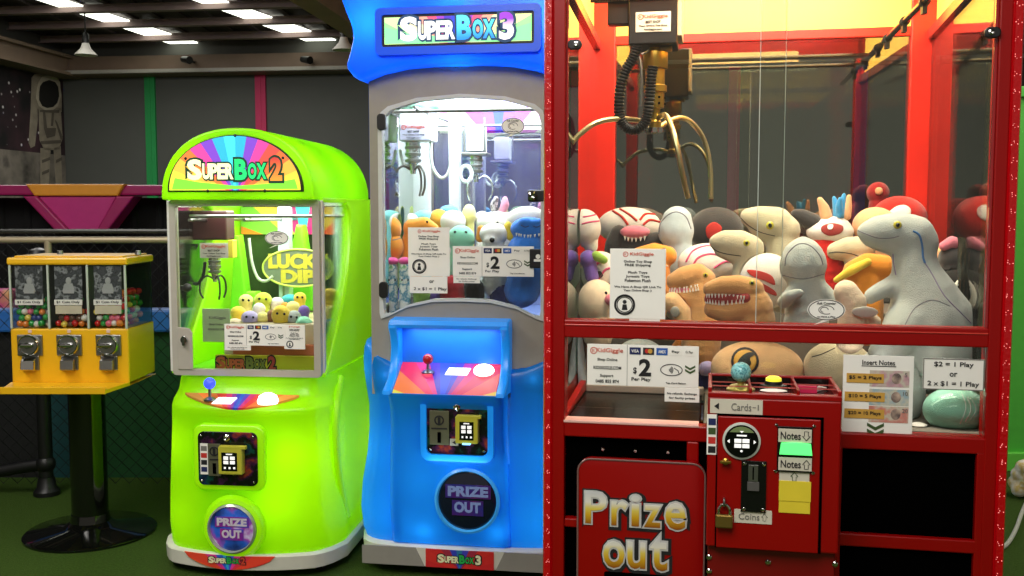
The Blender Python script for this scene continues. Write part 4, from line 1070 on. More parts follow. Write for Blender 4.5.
M_BSH = mat('blue_plastic', (28, 150, 240), .3, noise=.03, nscale=4, trans=.5, coat=.25)
M_BSO = mat('blue_opaque_glow', (24, 140, 236), .3, emit=.30)  # emission put in for the shell's inner light on hood and surround
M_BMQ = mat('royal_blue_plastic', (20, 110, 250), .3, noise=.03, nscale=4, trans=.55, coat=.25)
M_SILV = mat('silver_paint', (156, 149, 137), .38, .05)
br = empty('claw_machine', (BLU.o.x, BLU.o.y, 0), BLU.rot, 'tall blue claw machine with wavy lit sign and silver arched window', 'claw machine')
BC = 0.0; HW = .318
zwin = [(-.285, .905), (-.28, .885), (-.255, .893), (-.19, .925), (-.1, .945), (0, .948), (.1, .945), (.19, .925), (.255, .893), (.28, .885), (.285, .905),
        (.285, 1.55), (.275, 1.585), (.25, 1.605), (.15, 1.632), (0, 1.643), (-.15, 1.632), (-.25, 1.605), (-.275, 1.585), (-.285, 1.55)]
rect = [(-HW, .62), (HW, .62), (HW, 1.76), (-HW, 1.76)]
wc = (0, 1.27)
b = MB(); window_ring(b, rect, zwin, wc, -.012, .03); b.build('front_frame', M_SILV, br)
inner = [(x*.955, wc[1]+(z-wc[1])*.972) for x, z in zwin]
b = MB(); window_ring(b, [(x*1.005, wc[1]+(z-wc[1])*1.003) for x, z in zwin], inner, wc, -.02, .012); b.build('window_trim', mat('pale_trim', (206, 208, 204), .35), br)
b = MB(); b.prism([(x*.99, wc[1]+(z-wc[1])*.99) for x, z in zwin], .002, .007); b.build('front_glass', M_GLASS, br)
for px, py in ((381, 122), (383, 290)):
    q = BLU.L(px, py, -.03); b = MB(); b.prism(rrect(q[0]-.014, q[0]+.016, q[1]-.028, q[1]+.028, .012), -.034, -.018, .003); b.build('hinge', M_BLACK, br)
# case sides with their own arched windows
for sgn, nm in ((1, 'right'), (-1, 'left')):
    for what in ('frame', 'glass'):
        yr = [(.03, .62), (.84, .62), (.84, 1.76), (.03, 1.76)]
        wn = [(.08, .92), (.79, .92), (.79, 1.54), (.76, 1.6), (.6, 1.635), (.43, 1.645), (.27, 1.635), (.11, 1.6), (.08, 1.54)]
        b = MB()
        if what == 'frame': window_ring(b, yr, wn, (.43, 1.27), 0, .025)
        else: b.prism([(x, z) for x, z in wn], .008, .013)
        for v in b.bm.verts: v.co = Vector((sgn*(HW-v.co.y), v.co.x, v.co.z))
        bmesh.ops.recalc_face_normals(b.bm, faces=b.bm.faces[:])
        b.build('side_frame' if what == 'frame' else 'side_glass', M_SILV if what == 'frame' else M_GLASS, br)
b = MB(); b.box(-HW, HW, .84, .86, .1, 1.76, .004); b.build('rear_panel', M_SILV, br)
M_MIRROR = glass('tinted_mirror', (255, 255, 255), refl=.3, base=.35)
b = MB(); b.box(-.29, .29, .815, .82, .86, 1.67); b.build('rear_mirror', M_MIRROR, br)
b = MB(); b.box(-.292, .292, .821, .838, .86, 1.69); b.build('rear_liner', mat('violet_liner', (76, 84, 196), .4), br)
b = MB(); b.box(-.292, .292, .03, .838, .84, .86); b.build('prize_floor', mat('blue_floor', (90, 110, 170), .5), br)
b = MB(); b.box(-.292, .292, .035, .838, 1.685, 1.70); b.build('lamp_panel', glow('lamp_panel_cool', (240, 250, 255), 3.0), br)
b = MB(); b.box(-.28, .28, .74, .755, 1.585, 1.675); b.build('header_print', rays('header_rays_blue', 0, 1.50, [(250, 250, 200), (240, 250, 230), (230, 160, 220), (190, 60, 200), (110, 60, 210), (40, 60, 200), (110, 60, 210), (190, 60, 200), (230, 160, 220), (240, 250, 230), (250, 250, 200)], 1.2), br)
for px_, w_ in ((422, .034), (455, .022)):
    q = BLU.L(px_, 180, .55); b = MB(); b.box(q[0]-w_, q[0]+w_, .53, .57, .86, 1.68, .005); b.build('inner_post', mat('white_post', (236, 240, 244), .3), br)
b = MB()
for y in (.1, .7): b.cyl((-.29, y, 1.60), (.29, y, 1.60), .006)
q = BLU.L(415, 130, .3)
for xx in (q[0]-.05, q[0]+.06): b.cyl((xx, .06, 1.61), (xx, .75, 1.61), .006)
b.build('gantry_rail', M_STEEL, br, True)
def bl(x, y, d): return BLU.L(x, y, d)
s0 = bl(400, 140, .25); s1 = bl(427, 123, .25)
b = MB(); b.box(s0[0]-.006, s1[0]+.014, .252, .36, s0[1]-.004, 1.625, .006)
car = b.build('claw_carriage', mat('white_box', (224, 228, 230), .35), br)
lb = board(car, s0[0], s1[0], s0[1], s1[1], .2515, 'claw_label', mat('lilac_card', (206, 204, 232), .5), .002)
claw_label_text(lb, s0[0], s0[1], s1[0]-s0[0], s1[1]-s0[1], .249)
b = MB(); b.ball((s0[0]+.05, .31, 1.64), (.085, .06, .03), 3); b.build('pulley_cover', mat('green_grey_cover', (120, 160, 140), .4), car, True)
mc = bl(413, 143, .3); make_claw(br, (mc[0], .30, mc[1]+.006), .8, mat('claw_pale', (200, 206, 210), .25, .8), mat('claw_arm_grey', (96, 92, 88), .35, .6), 200)
M_PW = mat('white_cable', (224, 230, 230), .45)
b = MB()
for pts in (((397, 128), (392, 160), (396, 190), (399, 196)), ((432, 128), (431, 160), (438, 176), (446, 176), (452, 160), (457, 140)), ((400, 150), (404, 165), (412, 163), (418, 152))):
    b.tube([BLU.P(x, y, .3) for x, y in pts], .006, 8, 6)
b.build('cable_loop', M_PW, car, True)
c2 = bl(476, 128, .5); b = MB(); b.box(c2[0]-.035, c2[0]+.035, .47, .54, bl(476, 152, .5)[1], bl(476, 126, .5)[1], .006); reflected_car = b.build('claw_carriage', MATS['white_box'], br)  # second claw stands in for the first one's reflection in the rear mirror
b = MB(); b.box(c2[0]-.05, c2[0]+.05, .46, .55, bl(476, 156, .5)[1], bl(476, 153, .5)[1], .002); b.cyl((c2[0]-.04, .47, 1.61), (c2[0]-.04, .47, bl(476, 156, .5)[1]), .004); b.cyl((c2[0]+.04, .47, 1.61), (c2[0]+.04, .47, bl(476, 156, .5)[1]), .004); b.build('reflected_shelf', M_STEEL, reflected_car)
make_claw(br, (c2[0], .50, bl(476, 155, .5)[1]), .7, MATS['claw_pale'], MATS['claw_pale'], 250)  # claw of the same reflected set, modelled as a solid part
b = MB(); rc = bl(466, 174, .46); b.tube([(rc[0]+.022*cos(t), .46, rc[1]+.03*sin(t)) for t in [2*pi*i/30 for i in range(31)]], .008, 8); b.build('cable_loop', M_PW, reflected_car, True)
# marquee
half = [(-.375, 1.985), (-.392, 1.962), (-.388, 1.945), (-.372, 1.905), (-.355, 1.86), (-.352, 1.825), (-.362, 1.785), (-.376, 1.745), (-.374, 1.728), (-.355, 1.702), (-.335, 1.69), (-.318, 1.690), (-.26, 1.712), (-.18, 1.728), (-.09, 1.734), (0, 1.735)]
outl = half+[(-x, z) for x, z in half[-2::-1]]+[(.2, 1.992), (0, 1.994), (-.2, 1.992)]
b = MB(); b.prism(outl, -.085, .70, .022, 4); b.build('sign_shell', M_BMQ, br, True, 40)
ms0 = BLU.L(383, 46, -.10); ms1 = BLU.L(533, 11.5, -.10)
X0, X1, Z0, Z1 = ms0[0], ms1[0], ms0[1], ms1[1]
b = MB(); b.ring(rrect(X0-.026, X1+.026, Z0-.03, Z1+.026, .018), rrect(X0-.004, X1+.004, Z0-.004, Z1+.004, .008), -.103, -.08)
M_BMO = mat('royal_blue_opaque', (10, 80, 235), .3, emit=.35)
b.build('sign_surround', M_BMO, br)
b = MB(); b.prism(rrect(X0-.004, X1+.004, Z0-.004, Z1+.004, .008), -.096, -.084); rim = b.build('sign_rim', M_BLACK, br)
b = MB(); b.box(X0+.005, X1-.005, -.099, -.095, Z0+.005, Z1-.005)
sg = b.build('lit_sign', rays('blue_marquee_rays', -.0, Z0-.05, [(236, 250, 180), (230, 250, 150), (150, 236, 150), (230, 245, 170), (240, 225, 180), (235, 160, 140), (225, 80, 120), (150, 50, 190), (70, 40, 190), (40, 60, 210), (70, 40, 190), (150, 50, 190), (225, 80, 120), (235, 160, 140), (240, 225, 180), (200, 245, 170), (150, 236, 150), (230, 250, 150), (236, 250, 180)], 1.0), br)
b = MB(); w_ = X1-X0; b.prism([(X0+.006, Z0+.006), (X0+.006, Z0+.06), (X0+.1, Z0+.035), (X0+.26*w_*2, Z0+.02), (X1-.12, Z0+.03), (X1-.006, Z0+.062), (X1-.006, Z0+.006)], -.0998, -.099); b.build('sign_hill', glow('mint_hill', (140, 236, 170), .9), sg)
logo_text(sg, 'Super', 'Box', '3', (X0+X1)/2+.0, (Z0+Z1)/2+.004, -.101, .375, .07, ((mat('logo_white', (246, 250, 250), .4, emit=1.0), zramp('logo_blue', Z0+.02, Z1-.02, [(0, (30, 140, 240)), (1, (90, 240, 250))], emit=1.0), zramp('logo_three', Z0+.02, Z1-.02, [(0, (245, 240, 250)), (.5, (240, 230, 250)), (1, (150, 50, 210))], emit=.9)), mat('logo_rim_blue', (40, 90, 150), .5)))
# lower shell
bp = [(.108, .372, -.05, .03), (.15, .383, -.06, .03), (.22, .389, -.065, .03), (.30, .385, -.06, .03), (.40, .368, -.055, .03), (.50, .36, -.05, .03), (.58, .362, -.045, .03), (.62, .368, -.043, .028), (.66, .374, -.043, .028), (.70, .379, -.043, .028), (.74, .381, -.042, .028), (.775, .379, -.038, .026), (.795, .372, -.03, .02), (.803, .360, -.018, .015)]
WTOP = [(.0, .70), (.215, .722), (.25, .735), (.29, .755), (.325, .785), (.350, .803), (.40, .803)]
def wtop(x):
    x = abs(x)
    for (a, p), (c, q) in zip(WTOP, WTOP[1:]):
        if a <= x <= c: return p+(q-p)*(x-a)/(c-a)
    return .803
b = MB(); b.loft([[(x, y, z) for x, y in plan(0, a, yf, .82, bw, .06)] for z, a, yf, bw in bp])
for v in b.bm.verts:
    if v.co.z > .62: v.co.z = .62+(v.co.z-.62)*(wtop(v.co.x)-.62)/.183
kill = [f for f in b.bm.faces if f.calc_center_median().y < 0 and f.calc_center_median().z < .66 and -.225 < f.calc_center_median().x < .16 and len(f.verts) == 4]
bmesh.ops.delete(b.bm, geom=kill, context='FACES')
b.build('lower_shell', M_BSH, br, True, 60)
wing = [(-.36, .60), (-.372, .68), (-.380, .74), (-.377, .785), (-.366, .802), (-.350, .803), (-.325, .785), (-.29, .755), (-.25, .735), (-.22, .722), (-.215, .60)]
xl, xr = -.236, .172
cc = [(.115, -.062), (.16, -.075), (.22, -.095), (.30, -.112), (.40, -.125), (.52, -.132), (.60, -.142), (.645, -.165), (.652, -.165)]
b = MB(); R = []
for z, yf in cc:
    e = .02*(1-min(1, max(0, (z-.12)/.4))); P = []
    x0_, x1_ = xl-e+.012, xr+e-.012
    for p in rrect(x0_, x1_, yf, .02, .03, 5): P.append((p[0], p[1], z))
    R.append(P)
b.loft(R)
kill = [f for f in b.bm.faces if f.calc_center_median().y > -.02 and len(f.verts) == 4]
bmesh.ops.delete(b.bm, geom=kill, context='FACES')
b.build('front_column', M_BSH, br, True, 50)
cheek = [(-.060, .888), (-.085, .878), (-.088, .86), (-.065, .83), (-.055, .79), (-.065, .74), (-.10, .69), (-.165, .66), (-.168, .648), (-.0, .64), (0, .888)]
for xa in (xl-.002, xr-.028):
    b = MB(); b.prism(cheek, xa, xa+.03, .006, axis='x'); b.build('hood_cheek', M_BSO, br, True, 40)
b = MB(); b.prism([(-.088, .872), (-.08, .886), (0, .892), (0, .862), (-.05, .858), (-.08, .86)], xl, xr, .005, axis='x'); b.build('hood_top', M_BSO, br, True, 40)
b = MB(); b.box(xl+.02, xr-.02, -.014, -.006, .66, .875); b.build('hood_back', mat('blue_back', (30, 120, 230), .4), br)
b = MB(); b.prism([(-.155, .652), (-.018, .735), (-.018, .64), (-.155, .64)], xl+.03, xr-.03, axis='x')
cp_ = b.build('control_panel', rays('control_rays', -.03, .62, [(230, 190, 60), (220, 80, 60), (200, 30, 60), (200, 30, 90), (150, 30, 130), (50, 40, 170), (30, 60, 200), (30, 60, 200), (70, 40, 170), (210, 40, 120), (220, 40, 80), (230, 120, 60), (220, 210, 80)], .2), br)
def onp(px, py):
    """Point of the sloped control panel seen at a pixel."""
    for k in range(200):
        d = -.155+k*.137/199; p = BLU.P(px, py, d)
        if p.z <= .652+(d+.155)*.606: return p
    return p
p = onp(428, 373); joystick(cp_, p.x, p.y, p.z, mat('joystick_red', (190, 24, 30), .2, coat=.5), .018, .035)
b = MB(); b.ball((p.x, p.y, p.z+.003), (.02, .02, .006), 2); b.build('joystick_base_light', glow('warm_led', (255, 220, 160), 2.0), cp_, True)
sl = math.atan(.606)
def slab(mb, cx, cy, w, d, t=.003):
    c = Vector((cx, cy, .652+(cy+.155)*.606)); u = Vector((0, cos(sl), sin(sl))); n = Vector((0, -sin(sl), cos(sl)))
    V = []
    for tt in (0, t):
        for a, e in ((-1, -1), (1, -1), (1, 1), (-1, 1)):
            V.append(mb.bm.verts.new(c+Vector((a*w/2+e*.004, 0, 0))+u*(e*d/2)+n*tt))
    for f in ((0, 1, 2, 3), (4, 5, 6, 7), (0, 1, 5, 4), (1, 2, 6, 5), (2, 3, 7, 6), (3, 0, 4, 7)): mb.bm.faces.new([V[i] for i in f])
    bmesh.ops.recalc_face_normals(mb.bm, faces=mb.bm.faces[:])
p = onp(458, 372); b = MB(); slab(b, p.x, p.y, .075, .035); b.build('display', glow('display_cool', (250, 252, 255), 1.6), cp_)
p = onp(484, 371); b = MB(); b.ball((p.x, p.y, p.z), (.036, .034, .024), 3); b.build('start_button', glow('button_warm', (255, 250, 250), 2.6), cp_, True)
# coin panel in its rounded recess
k0 = BLU.L(427.5, 453, -.135); k1 = BLU.L(488, 402, -.135)
b = MB(); b.ring(rrect(k0[0]-.02, k1[0]+.02, k0[1]-.022, k1[1]+.016, .03), rrect(k0[0]-.001, k1[0]+.001, k0[1]-.001, k1[1]+.001, .02), -.15, -.09)
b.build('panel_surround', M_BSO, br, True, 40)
coin_panel(br, k0[0], k1[0], k0[1], k1[1], -.135, False, (206, 190, 70))
pc = BLU.L(468.5, 499, -.105)
prize_flap(br, pc[0], pc[1], .101, -.125, (blotch('plate_dark_purple', [(96, 20, 80), (60, 20, 100), (30, 40, 120), (110, 20, 70)], 12, .4, .15), mat('flap_letter_blue', (120, 140, 190), .4, emit=.15)), mat('blue_ring', (60, 160, 236), .25, emit=.25), mat('smoked_flap', (14, 22, 44), .12, coat=.5), None)
# skirt
b = MB(); b.loft([[(x, y, z) for x, y in plan(0, a, yf, .86, .03, .07)] for z, a, yf in ((.035, .372, -.066), (.04, .38, -.076), (.104, .383, -.08), (.11, .376, -.07))]); sk = b.build('skirt', M_SKIRT, br, True, 40)
e0 = BLU.L(426, 562, -.075); e1 = BLU.L(494, 545, -.075)
de = board(sk, e0[0], e1[0], .04, .104, -.0775, 'skirt_decal', rays('skirt_rays_blue', (e0[0]+e1[0])/2, .03, [(190, 36, 40), (196, 40, 40), (200, 46, 40), (150, 40, 60), (60, 60, 170), (40, 110, 150), (50, 60, 170), (150, 40, 60), (196, 40, 40), (200, 46, 40), (190, 36, 40)], .1), .003)
logo_text(de, 'Super', 'Box', '3', (e0[0]+e1[0])/2, .073, -.081, .15, .026, ((M_LGW, M_LGG, M_LGW), M_INK))
M_GCARD = mat('grey_trim', (150, 146, 138), .4)
for s_ in (-1, 1):
    xq = e0[0]-.006 if s_ < 0 else e1[0]+.006
    b = MB(); b.prism([(xq, .04), (xq+s_*.03, .104), (xq+s_*.22, .104), (xq+s_*.22, .04)], -.0775, -.074); b.build('skirt_inlay', M_GCARD, sk)
for x, y in ((-.30, .03), (.30, .03), (-.3, .75), (.3, .75)): caster(br, x, y, .032)
# locks, signs on the glass
q = BLU.L(537, 196, -.01); b = MB(); b.box(q[0]-.03, q[0]+.03, -.022, -.002, q[1]-.02, q[1]+.02, .006); lk = b.build('lock_plate', M_BLACK, br)
b = MB(); b.lathe([(.016, 0), (.016, -.008), (.008, -.012), (.0001, -.008)], (q[0]-.012, -.022, q[1]), 'y'); b.build('key_lock', M_CHROME, lk, True)
q = BLU.L(540, 258, -.01); b = MB(); b.box(q[0]-.035, q[0]+.02, -.014, -.004, q[1]-.034, q[1]+.03, .003); lk = b.build('black_sticker', M_BLACK, br)
b = MB(); b.cyl((q[0]-.006, -.014, q[1]+.005), (q[0]-.006, -.016, q[1]+.005), .008); b.box(q[0]-.02, q[0]+.008, -.016, -.014, q[1]-.012, q[1]-.004); b.build('sticker_print', M_PAPER, lk)
q0 = BLU.L(408.5, 276, -.004); q1 = BLU.L(449.5, 227.5, -.004); shop_sign(br, q0[0], q1[0], q0[1], q1[1], -.004)
p0 = BLU.L(409, 293, -.004); nb = board(br, q0[0]+.004, q1[0]-.008, p0[1], q0[1]-.001, -.003, 'play_note')
letters([('or', (q0[0]+q1[0])/2+.01, p0[1]+.04, -.006, .009, .016, 0, .012), ('2 x $1 = 1 Play', (q0[0]+q1[0])/2+.004, p0[1]+.014, -.006, .013, .115, 0, .014)], [M_INK], parent=nb)
q0 = BLU.L(453, 276, -.004); q1 = BLU.L(534, 246.5, -.004); price_sign(br, q0[0], q1[0], q0[1], q1[1], -.004)
n0 = BLU.L(453.5, 283, -.004); n1 = BLU.L(480, 276.5, -.004); nb = board(br, n0[0], n1[0], n0[1], n1[1], -.0035, 'small_note')
letters([('No refunds. Exchange', (n0[0]+n1[0])/2, n0[1]+.014, -.0065, .006, .07, 0, .01), ('for faulty prizes', (n0[0]+n1[0])/2, n0[1]+.006, -.0065, .006, .055, 0, .01)], [M_GREY], parent=nb)
q = BLU.L(513, 126, -.004); bubble(br, q[0], q[1], -.004, .04, .028)
# the machine's own lamps
light('inner_lamp', 'AREA', (0, .4, 1.675), 15, (.82, .92, 1), .5, (0, 0, 0), br, .6)
for x, z, e in ((-.29, 1.88, 1.9), (.29, 1.88, 1.9), (0, 1.95, 1.4), (0, 1.77, 1.2)): light('sign_lamp', 'POINT', (x, .0, z), e, (.75, .9, 1), .04, None, br)
for x, y, z, e in ((-.3, .1, .42, .6), (.3, .1, .42, .6), (-.26, .06, .2, .45), (.27, .06, .2, .5), (0, .3, .3, .5), (-.345, .06, .70, .35), (.345, .06, .70, .35), (-.27, -.028, .69, .1), (.25, -.028, .69, .1), (.345, .35, .68, .3), (-.03, .02, .55, .35), (-.12, -.05, .36, .12), (.12, -.05, .36, .16), (-.12, -.05, .17, .2), (.14, -.05, .18, .24), (.0, -.08, .385, .16)): light('shell_lamp', 'POINT', (x, y, z), e, (.7, .9, 1), .05, None, br)
light('hood_lamp', 'AREA', (-.03, -.05, .853), .4, (.85, .95, 1), .3, (0, 0, 0), br, .04)
light('ring_lamp', 'AREA', ((k0[0]+k1[0])/2, -.17, k0[1]-.035), .12, (.7, .92, 1), .2, (radians(160), 0, 0), br, .02)

# ================================================================== red machine
M_RED = mat('red_enamel', (146, 0, 0), .34, noise=.05, nscale=8, coat=.05, spec=.35)
M_REDB = mat('orange_red_enamel', (236, 40, 22), .35, noise=.04, nscale=8)
M_REDL = mat('red_led_cover', (176, 2, 10), .25, noise=.08, nscale=160, bump=.15, bscale=130, emit=.06, ergb=(220, 10, 24), coat=.15)
D = 1.10
rr_ = empty('claw_machine', (RED.o.x, RED.o.y, 0), RED.rot, 'large red claw machine with clear glass case holding big soft toys', 'claw machine')
R_ = rr_
def RL(px, py, d=0): return RED.L(px, py, d)
def RB(name, x0, x1, y0, y1, z0, z1, m=M_RED, bev=.003, parent=None):
    b = MB(); b.box(x0, x1, y0, y1, z0, z1, bev); return b.build(name, m, parent or R_)
def RS(name, a0, a1, b0, b1, y0, y1, z0, z1, m=M_RED):
    b = MB(); b.prism([(a0, y0), (a1, y0), (b1, y1), (b0, y1)], z0, z1, axis='z'); return b.build(name, m, R_)
# corner posts with lit strips
for nm, x0, x1, l0, l1 in (('left', .017, .046, -.004, .018), ('right', .954, .980, .979, 1.001)):
    RB('front_post', x0, x1, -.004, .05, .02, 2.16)
    b = MB(); b.prism([(l0, -.002), (l0+.004, -.010), (l1-.004, -.010), (l1, -.002), (l1, .05), (l0, .05)], .02, 2.16, axis='z'); st = b.build('led_strip', M_REDL, R_)
    random.seed(5); b = MB()
    for k in range(60):
        z = .04+k*.0355
        for j in range(3):
            b.ball((l0+.011+(.004 if nm == 'right' else .001)*(-1 if nm == 'right' else 1)+random.uniform(-.003, .003), -.0105, z+j*.0042+random.uniform(-.001, .001)), random.uniform(.0006, .0013), 1)
        b.ball((l0+.016, -.0105, z+.002), .0011, 1)
    o = b.build('led_beads', glow('led_bead', (250, 150, 145), 1.1), st); o['kind'] = 'stuff'
    RB('pane_trim', (x1 if nm == 'left' else x0-.006), (x1+.004 if nm == 'left' else x0), .004, .014, 1.003, 2.1, mat('red_trim', (150, 30, 34), .15, coat=.6), .001)
RB('middle_rail', .044, .956, -.002, .04, .962, 1.003)
b = MB(); b.box(.046, .954, -.004, -.0015, .990, .9935, .001); b.build('rail_highlight', mat('red_highlight', (196, 60, 50), .2), R_)  # lighter red strip: the rail's highlight put in as colour
RB('lower_rail', .044, .980, -.002, .04, .731, .766)
RB('lower_rail', .044, .352, -.004, .045, .764, .7695, mat('pale_ledge', (226, 176, 166), .3), .001)
# cabinet front
RB('black_panel', .046, .353, .02, .03, .05, .735, M_VOID, 0)
RB('cross_bar', .046, .353, -.002, .03, .516, .537)
RB('upright', .326, .353, -.002, .03, .05, .731)
RB('upright', .353, .372, .015, .03, .05, .735, M_VOID, 0)
RB('upright', .636, .664, -.002, .04, .05, .735)
RB('upright', .940, .980, -.002, .04, .05, .735)
RB('cross_bar', .66, .945, -.002, .04, .512, .541)
RB('black_panel', .660, .942, .012, .022, .05, .735, M_VOID, 0)
RB('cross_bar', .046, .98, -.002, .04, .02, .06)
RS('side_panel', .0, .02, -.03, -.01, .05, D+.02, .02, .768, M_RED); RS('side_panel', .982, 1.0, 1.042, 1.06, .05, D+.02, .02, .768, M_RED)
RB('rear_cabinet', -.03, 1.06, D+.0, D+.02, .02, .77)
bolt_row(R_, [RED.P(x, y, .018) for x, y in ((603, 449), (635.5, 450.5), (668, 452))], .0055, 'screw', M_CHROME, .006)
for x, y in ((.08, .1), (.92, .1), (.08, 1.0), (.92, 1.0)):
    b = MB(); b.cyl((x, y, 0), (x, y, .025), .025); b.build('foot', M_RUBBER, R_)
# rear posts, header with lit panels, rails
for x0, x1 in ((-.022, .054), (.975, 1.05)): RB('rear_post', x0, x1, D-.02, D+.05, .75, 2.16, M_REDB, .004)
RB('rear_bar', .05, .98, D-.01, D+.02, 1.800, 1.830, M_REDB)
RB('rear_sill', .02, .98, D-.01, D+.02, .765, .80, M_REDB)
M_LITY = glow('lit_header_warm', (255, 212, 92), 1.0)
RB('lit_header', .05, .98, D-.005, D+.01, 1.83, 2.12, M_LITY, 0)
RS('lit_header', .0, .012, -.03, -.018, .05, D-.02, 1.815, 2.12, M_LITY); RS('lit_header', .988, 1.0, 1.048, 1.06, .05, D-.02, 1.815, 2.12, M_LITY)
for xx, xb_ in ((.014, -.016), (.966, 1.026)):
    RS('side_rail', xx, xx+.02, xb_, xb_+.02, .04, D, 1.785, 1.815, mat('brown_rail', (150, 62, 50), .15, .5))
    RS('side_sill', xx if xx < .5 else xx+.011, xx+.009 if xx < .5 else xx+.02, xb_ if xx < .5 else xb_+.011, xb_+.009 if xx < .5 else xb_+.02, .04, D, .765, .80, M_RED)
RB('front_header', .0, 1.0, -.01, .05, 1.90, 2.18); RB('roof', -.01, 1.05, -.01, D+.05, 2.12, 2.18)
RB('lamp_tube', .1, .9, D-.05, D-.03, 1.99, 2.01, glow('tube_warm', (255, 246, 190), 4), .004)
# glass
GLR = glass('back_pane_glass', (250, 252, 248), refl=1.1, base=.14)
RB('rear_glass', .05, .98, D+.0, D+.005, .80, 1.80, GLR, 0)
RS('side_glass', .018, .023, -.012, -.007, .05, D-.02, .80, 1.785, glass('side_pane_glass', (252, 253, 252), refl=1.3, base=.12)); RS('side_glass', .977, .982, 1.036, 1.041, .05, D-.02, .80, 1.785, M_GLASS)
xa = RL(783, 200, .02)[0]; xb = RL(758, 200, .01)[0]
RB('front_glass', .046, xa, .016, .021, 1.003, 2.1, M_GLASS, 0); RB('front_glass', xb, .954, .006, .011, 1.003, 2.1, M_GLASS, 0)
RB('pane_edge', xa-.0005, xa+.0010, .016, .021, 1.003, 2.1, M_EDGE, 0); RB('pane_edge', xb-.001, xb+.0005, .006, .011, 1.003, 2.1, M_EDGE, 0)
RB('lower_glass', .36, .954, .012, .017, .768, .963, M_GLASS, 0)
for px, py, s in ((575, 45, 1), (992, 33, -1)):
    q = RL(px, py, -.006); w = .028
    b = MB(); b.prism(rrect(q[0]-w/2-.002, q[0]+w/2+.002, q[1]-.0115, q[1]+.0115, .0105, 6), -.016, -.003, .003); o = b.build('pane_clip', M_BLACK, R_)
    b = MB(); b.lathe([(.006, 0), (.006, -.003), (.003, -.004), (.0001, -.003)], (q[0]+s*.004, -.016, q[1]), 'y', 16); b.build('clip_screw', M_CHROME, o, True)
# deck, prize chute, clear chute walls
RB('prize_floor', .02, .98, .425, D, .74, .768, mat('toy_bed_grey', (120, 112, 104), .8)); RB('prize_floor', .362, .98, .042, .425, .74, .768, MATS['toy_bed_grey'])
RB('chute_deck', .046, .352, .045, .40, .755, .764, mat('chute_black', (12, 11, 12), .25), 0)
b = MB(); b.prism([(.02, .768), (.40, .768), (.40, .795), (.02, .775)], .030, .046, .002, axis='x'); b.build('chute_cheek', M_RED, R_)
RB('chute_ledge', .046, .36, .40, .425, .764, .785, mat('cream_ledge', (206, 190, 176), .4))
RB('chute_wall', .046, .36, .412, .417, .785, 1.0, M_ACRYL, 0); RB('chute_wall', .356, .361, .05, .412, .768, 1.0, M_ACRYL, 0)
for x0 in (.36,): RB('toy_riser', .35, .99, .74, D-.03, .768, .96, MATS['toy_bed_grey'])
RB('toy_riser', .02, .345, .74, D-.03, .768, 1.08, MATS['toy_bed_grey'])
# coin box
x0, x1, z0, z1, yf = .372, .638, .551, .868, -.18
cbx = RB('coin_box', x0, x1, yf, .0, z0, z1, M_RED, .004)
RB('coin_box_base', x0+.004, x1-.004, yf+.018, .0, .05, z0, mat('dark_red_enamel', (120, 6, 8), .35), .003)
bolt_row(R_, [RED.P(x, y, -.163) for x, y in ((709, 557), (768, 562), (709, 571), (835, 564))], .006, 'screw', M_CHROME, .004)
# compartment tray on top
for a, c in ((x0, x0+.008), (x1-.008, x1), (x0+.083, x0+.089), (x0+.178, x0+.184)): RB('tray_rim', a, c, yf+.004, 0, z1-.002, z1+.020, M_RED, .002, cbx)
RB('tray_rim', x0, x1, yf, yf+.02, z1-.002, z1+.010, M_RED, .002, cbx); RB('tray_rim', x0, x1, -.008, 0, z1-.002, z1+.022, M_RED, .002, cbx)
RB('tray_floor', x0+.008, x1-.008, yf+.02, -.008, z1-.001, z1+.002, mat('dark_tray', (22, 14, 14), .12), 0, cbx)
RB('tray_liner', x0+.008, x1-.008, -.0098, -.008, z1, z1+.017, MATS['dark_tray'], 0, cbx)
for yy in (-.135, -.085): RB('clear_strip', x0+.008, x1-.008, yy, yy+.002, z1+.015, z1+.017, mat('strip_edge', (190, 90, 84), .15), 0, cbx)
q = RL(741, 372, -.10)
b = MB(); b.lathe([(.03, 0), (.03, .004), (.02, .012), (.0075, .014), (.0075, .046)], (q[0], -.10, z1+.002)); js = b.build('joystick', mat('brass_shaft', (190, 176, 96), .3, .7), R_, True)
b = MB(); b.ball((q[0], -.10, q[1]), .0215, 4); b.build('ball_top', blotch('speckled_teal', [(30, 90, 100), (110, 190, 196), (150, 214, 212), (60, 130, 140), (140, 206, 206)], 130, .25), js, True)
q = RL(774, 381, -.10); b = MB(); b.lathe([(.03, 0), (.028, .012), (.019, .014), (.018, .02), (.0001, .024)], (q[0], -.085, z1+.002)); bt = b.build('drop_button', M_BLACK, R_, True)
b = MB(); b.lathe([(.0165, .018), (.0165, .026), (.01, .030), (.0001, .031)], (q[0], -.085, z1+.002)); b.build('button_cap', glow('button_yellow', (236, 226, 60), .8), bt, True)
q = RL(774, 393, -.165); b = MB(); b.ball((q[0], -.15, z1+.012), (.028, .014, .004), 3); b.build('oval_label', M_PAPER, R_, True)
q = RL(800, 388, -.1); RB('pink_card', q[0]-.008, q[0]+.034, -.105, -.095, z1+.001, z1+.016, mat('pink_card', (206, 30, 80), .5), 0)
b = MB(); q2 = RL(823, 386, -.1); b.loft([[(q[0]+.034, -.10, z1+.004), (q[0]+.04, -.08, z1+.004), (q[0]+.04, -.08, z1+.014), (q[0]+.034, -.1, z1+.014)], [(q2[0]+.01, -.06, z1+.003), (q2[0]+.01, -.05, z1+.003), (q2[0]+.012, -.05, z1+.006), (q2[0]+.012, -.06, z1+.006)]])
b.build('paper_scrap', M_PAPER, R_)
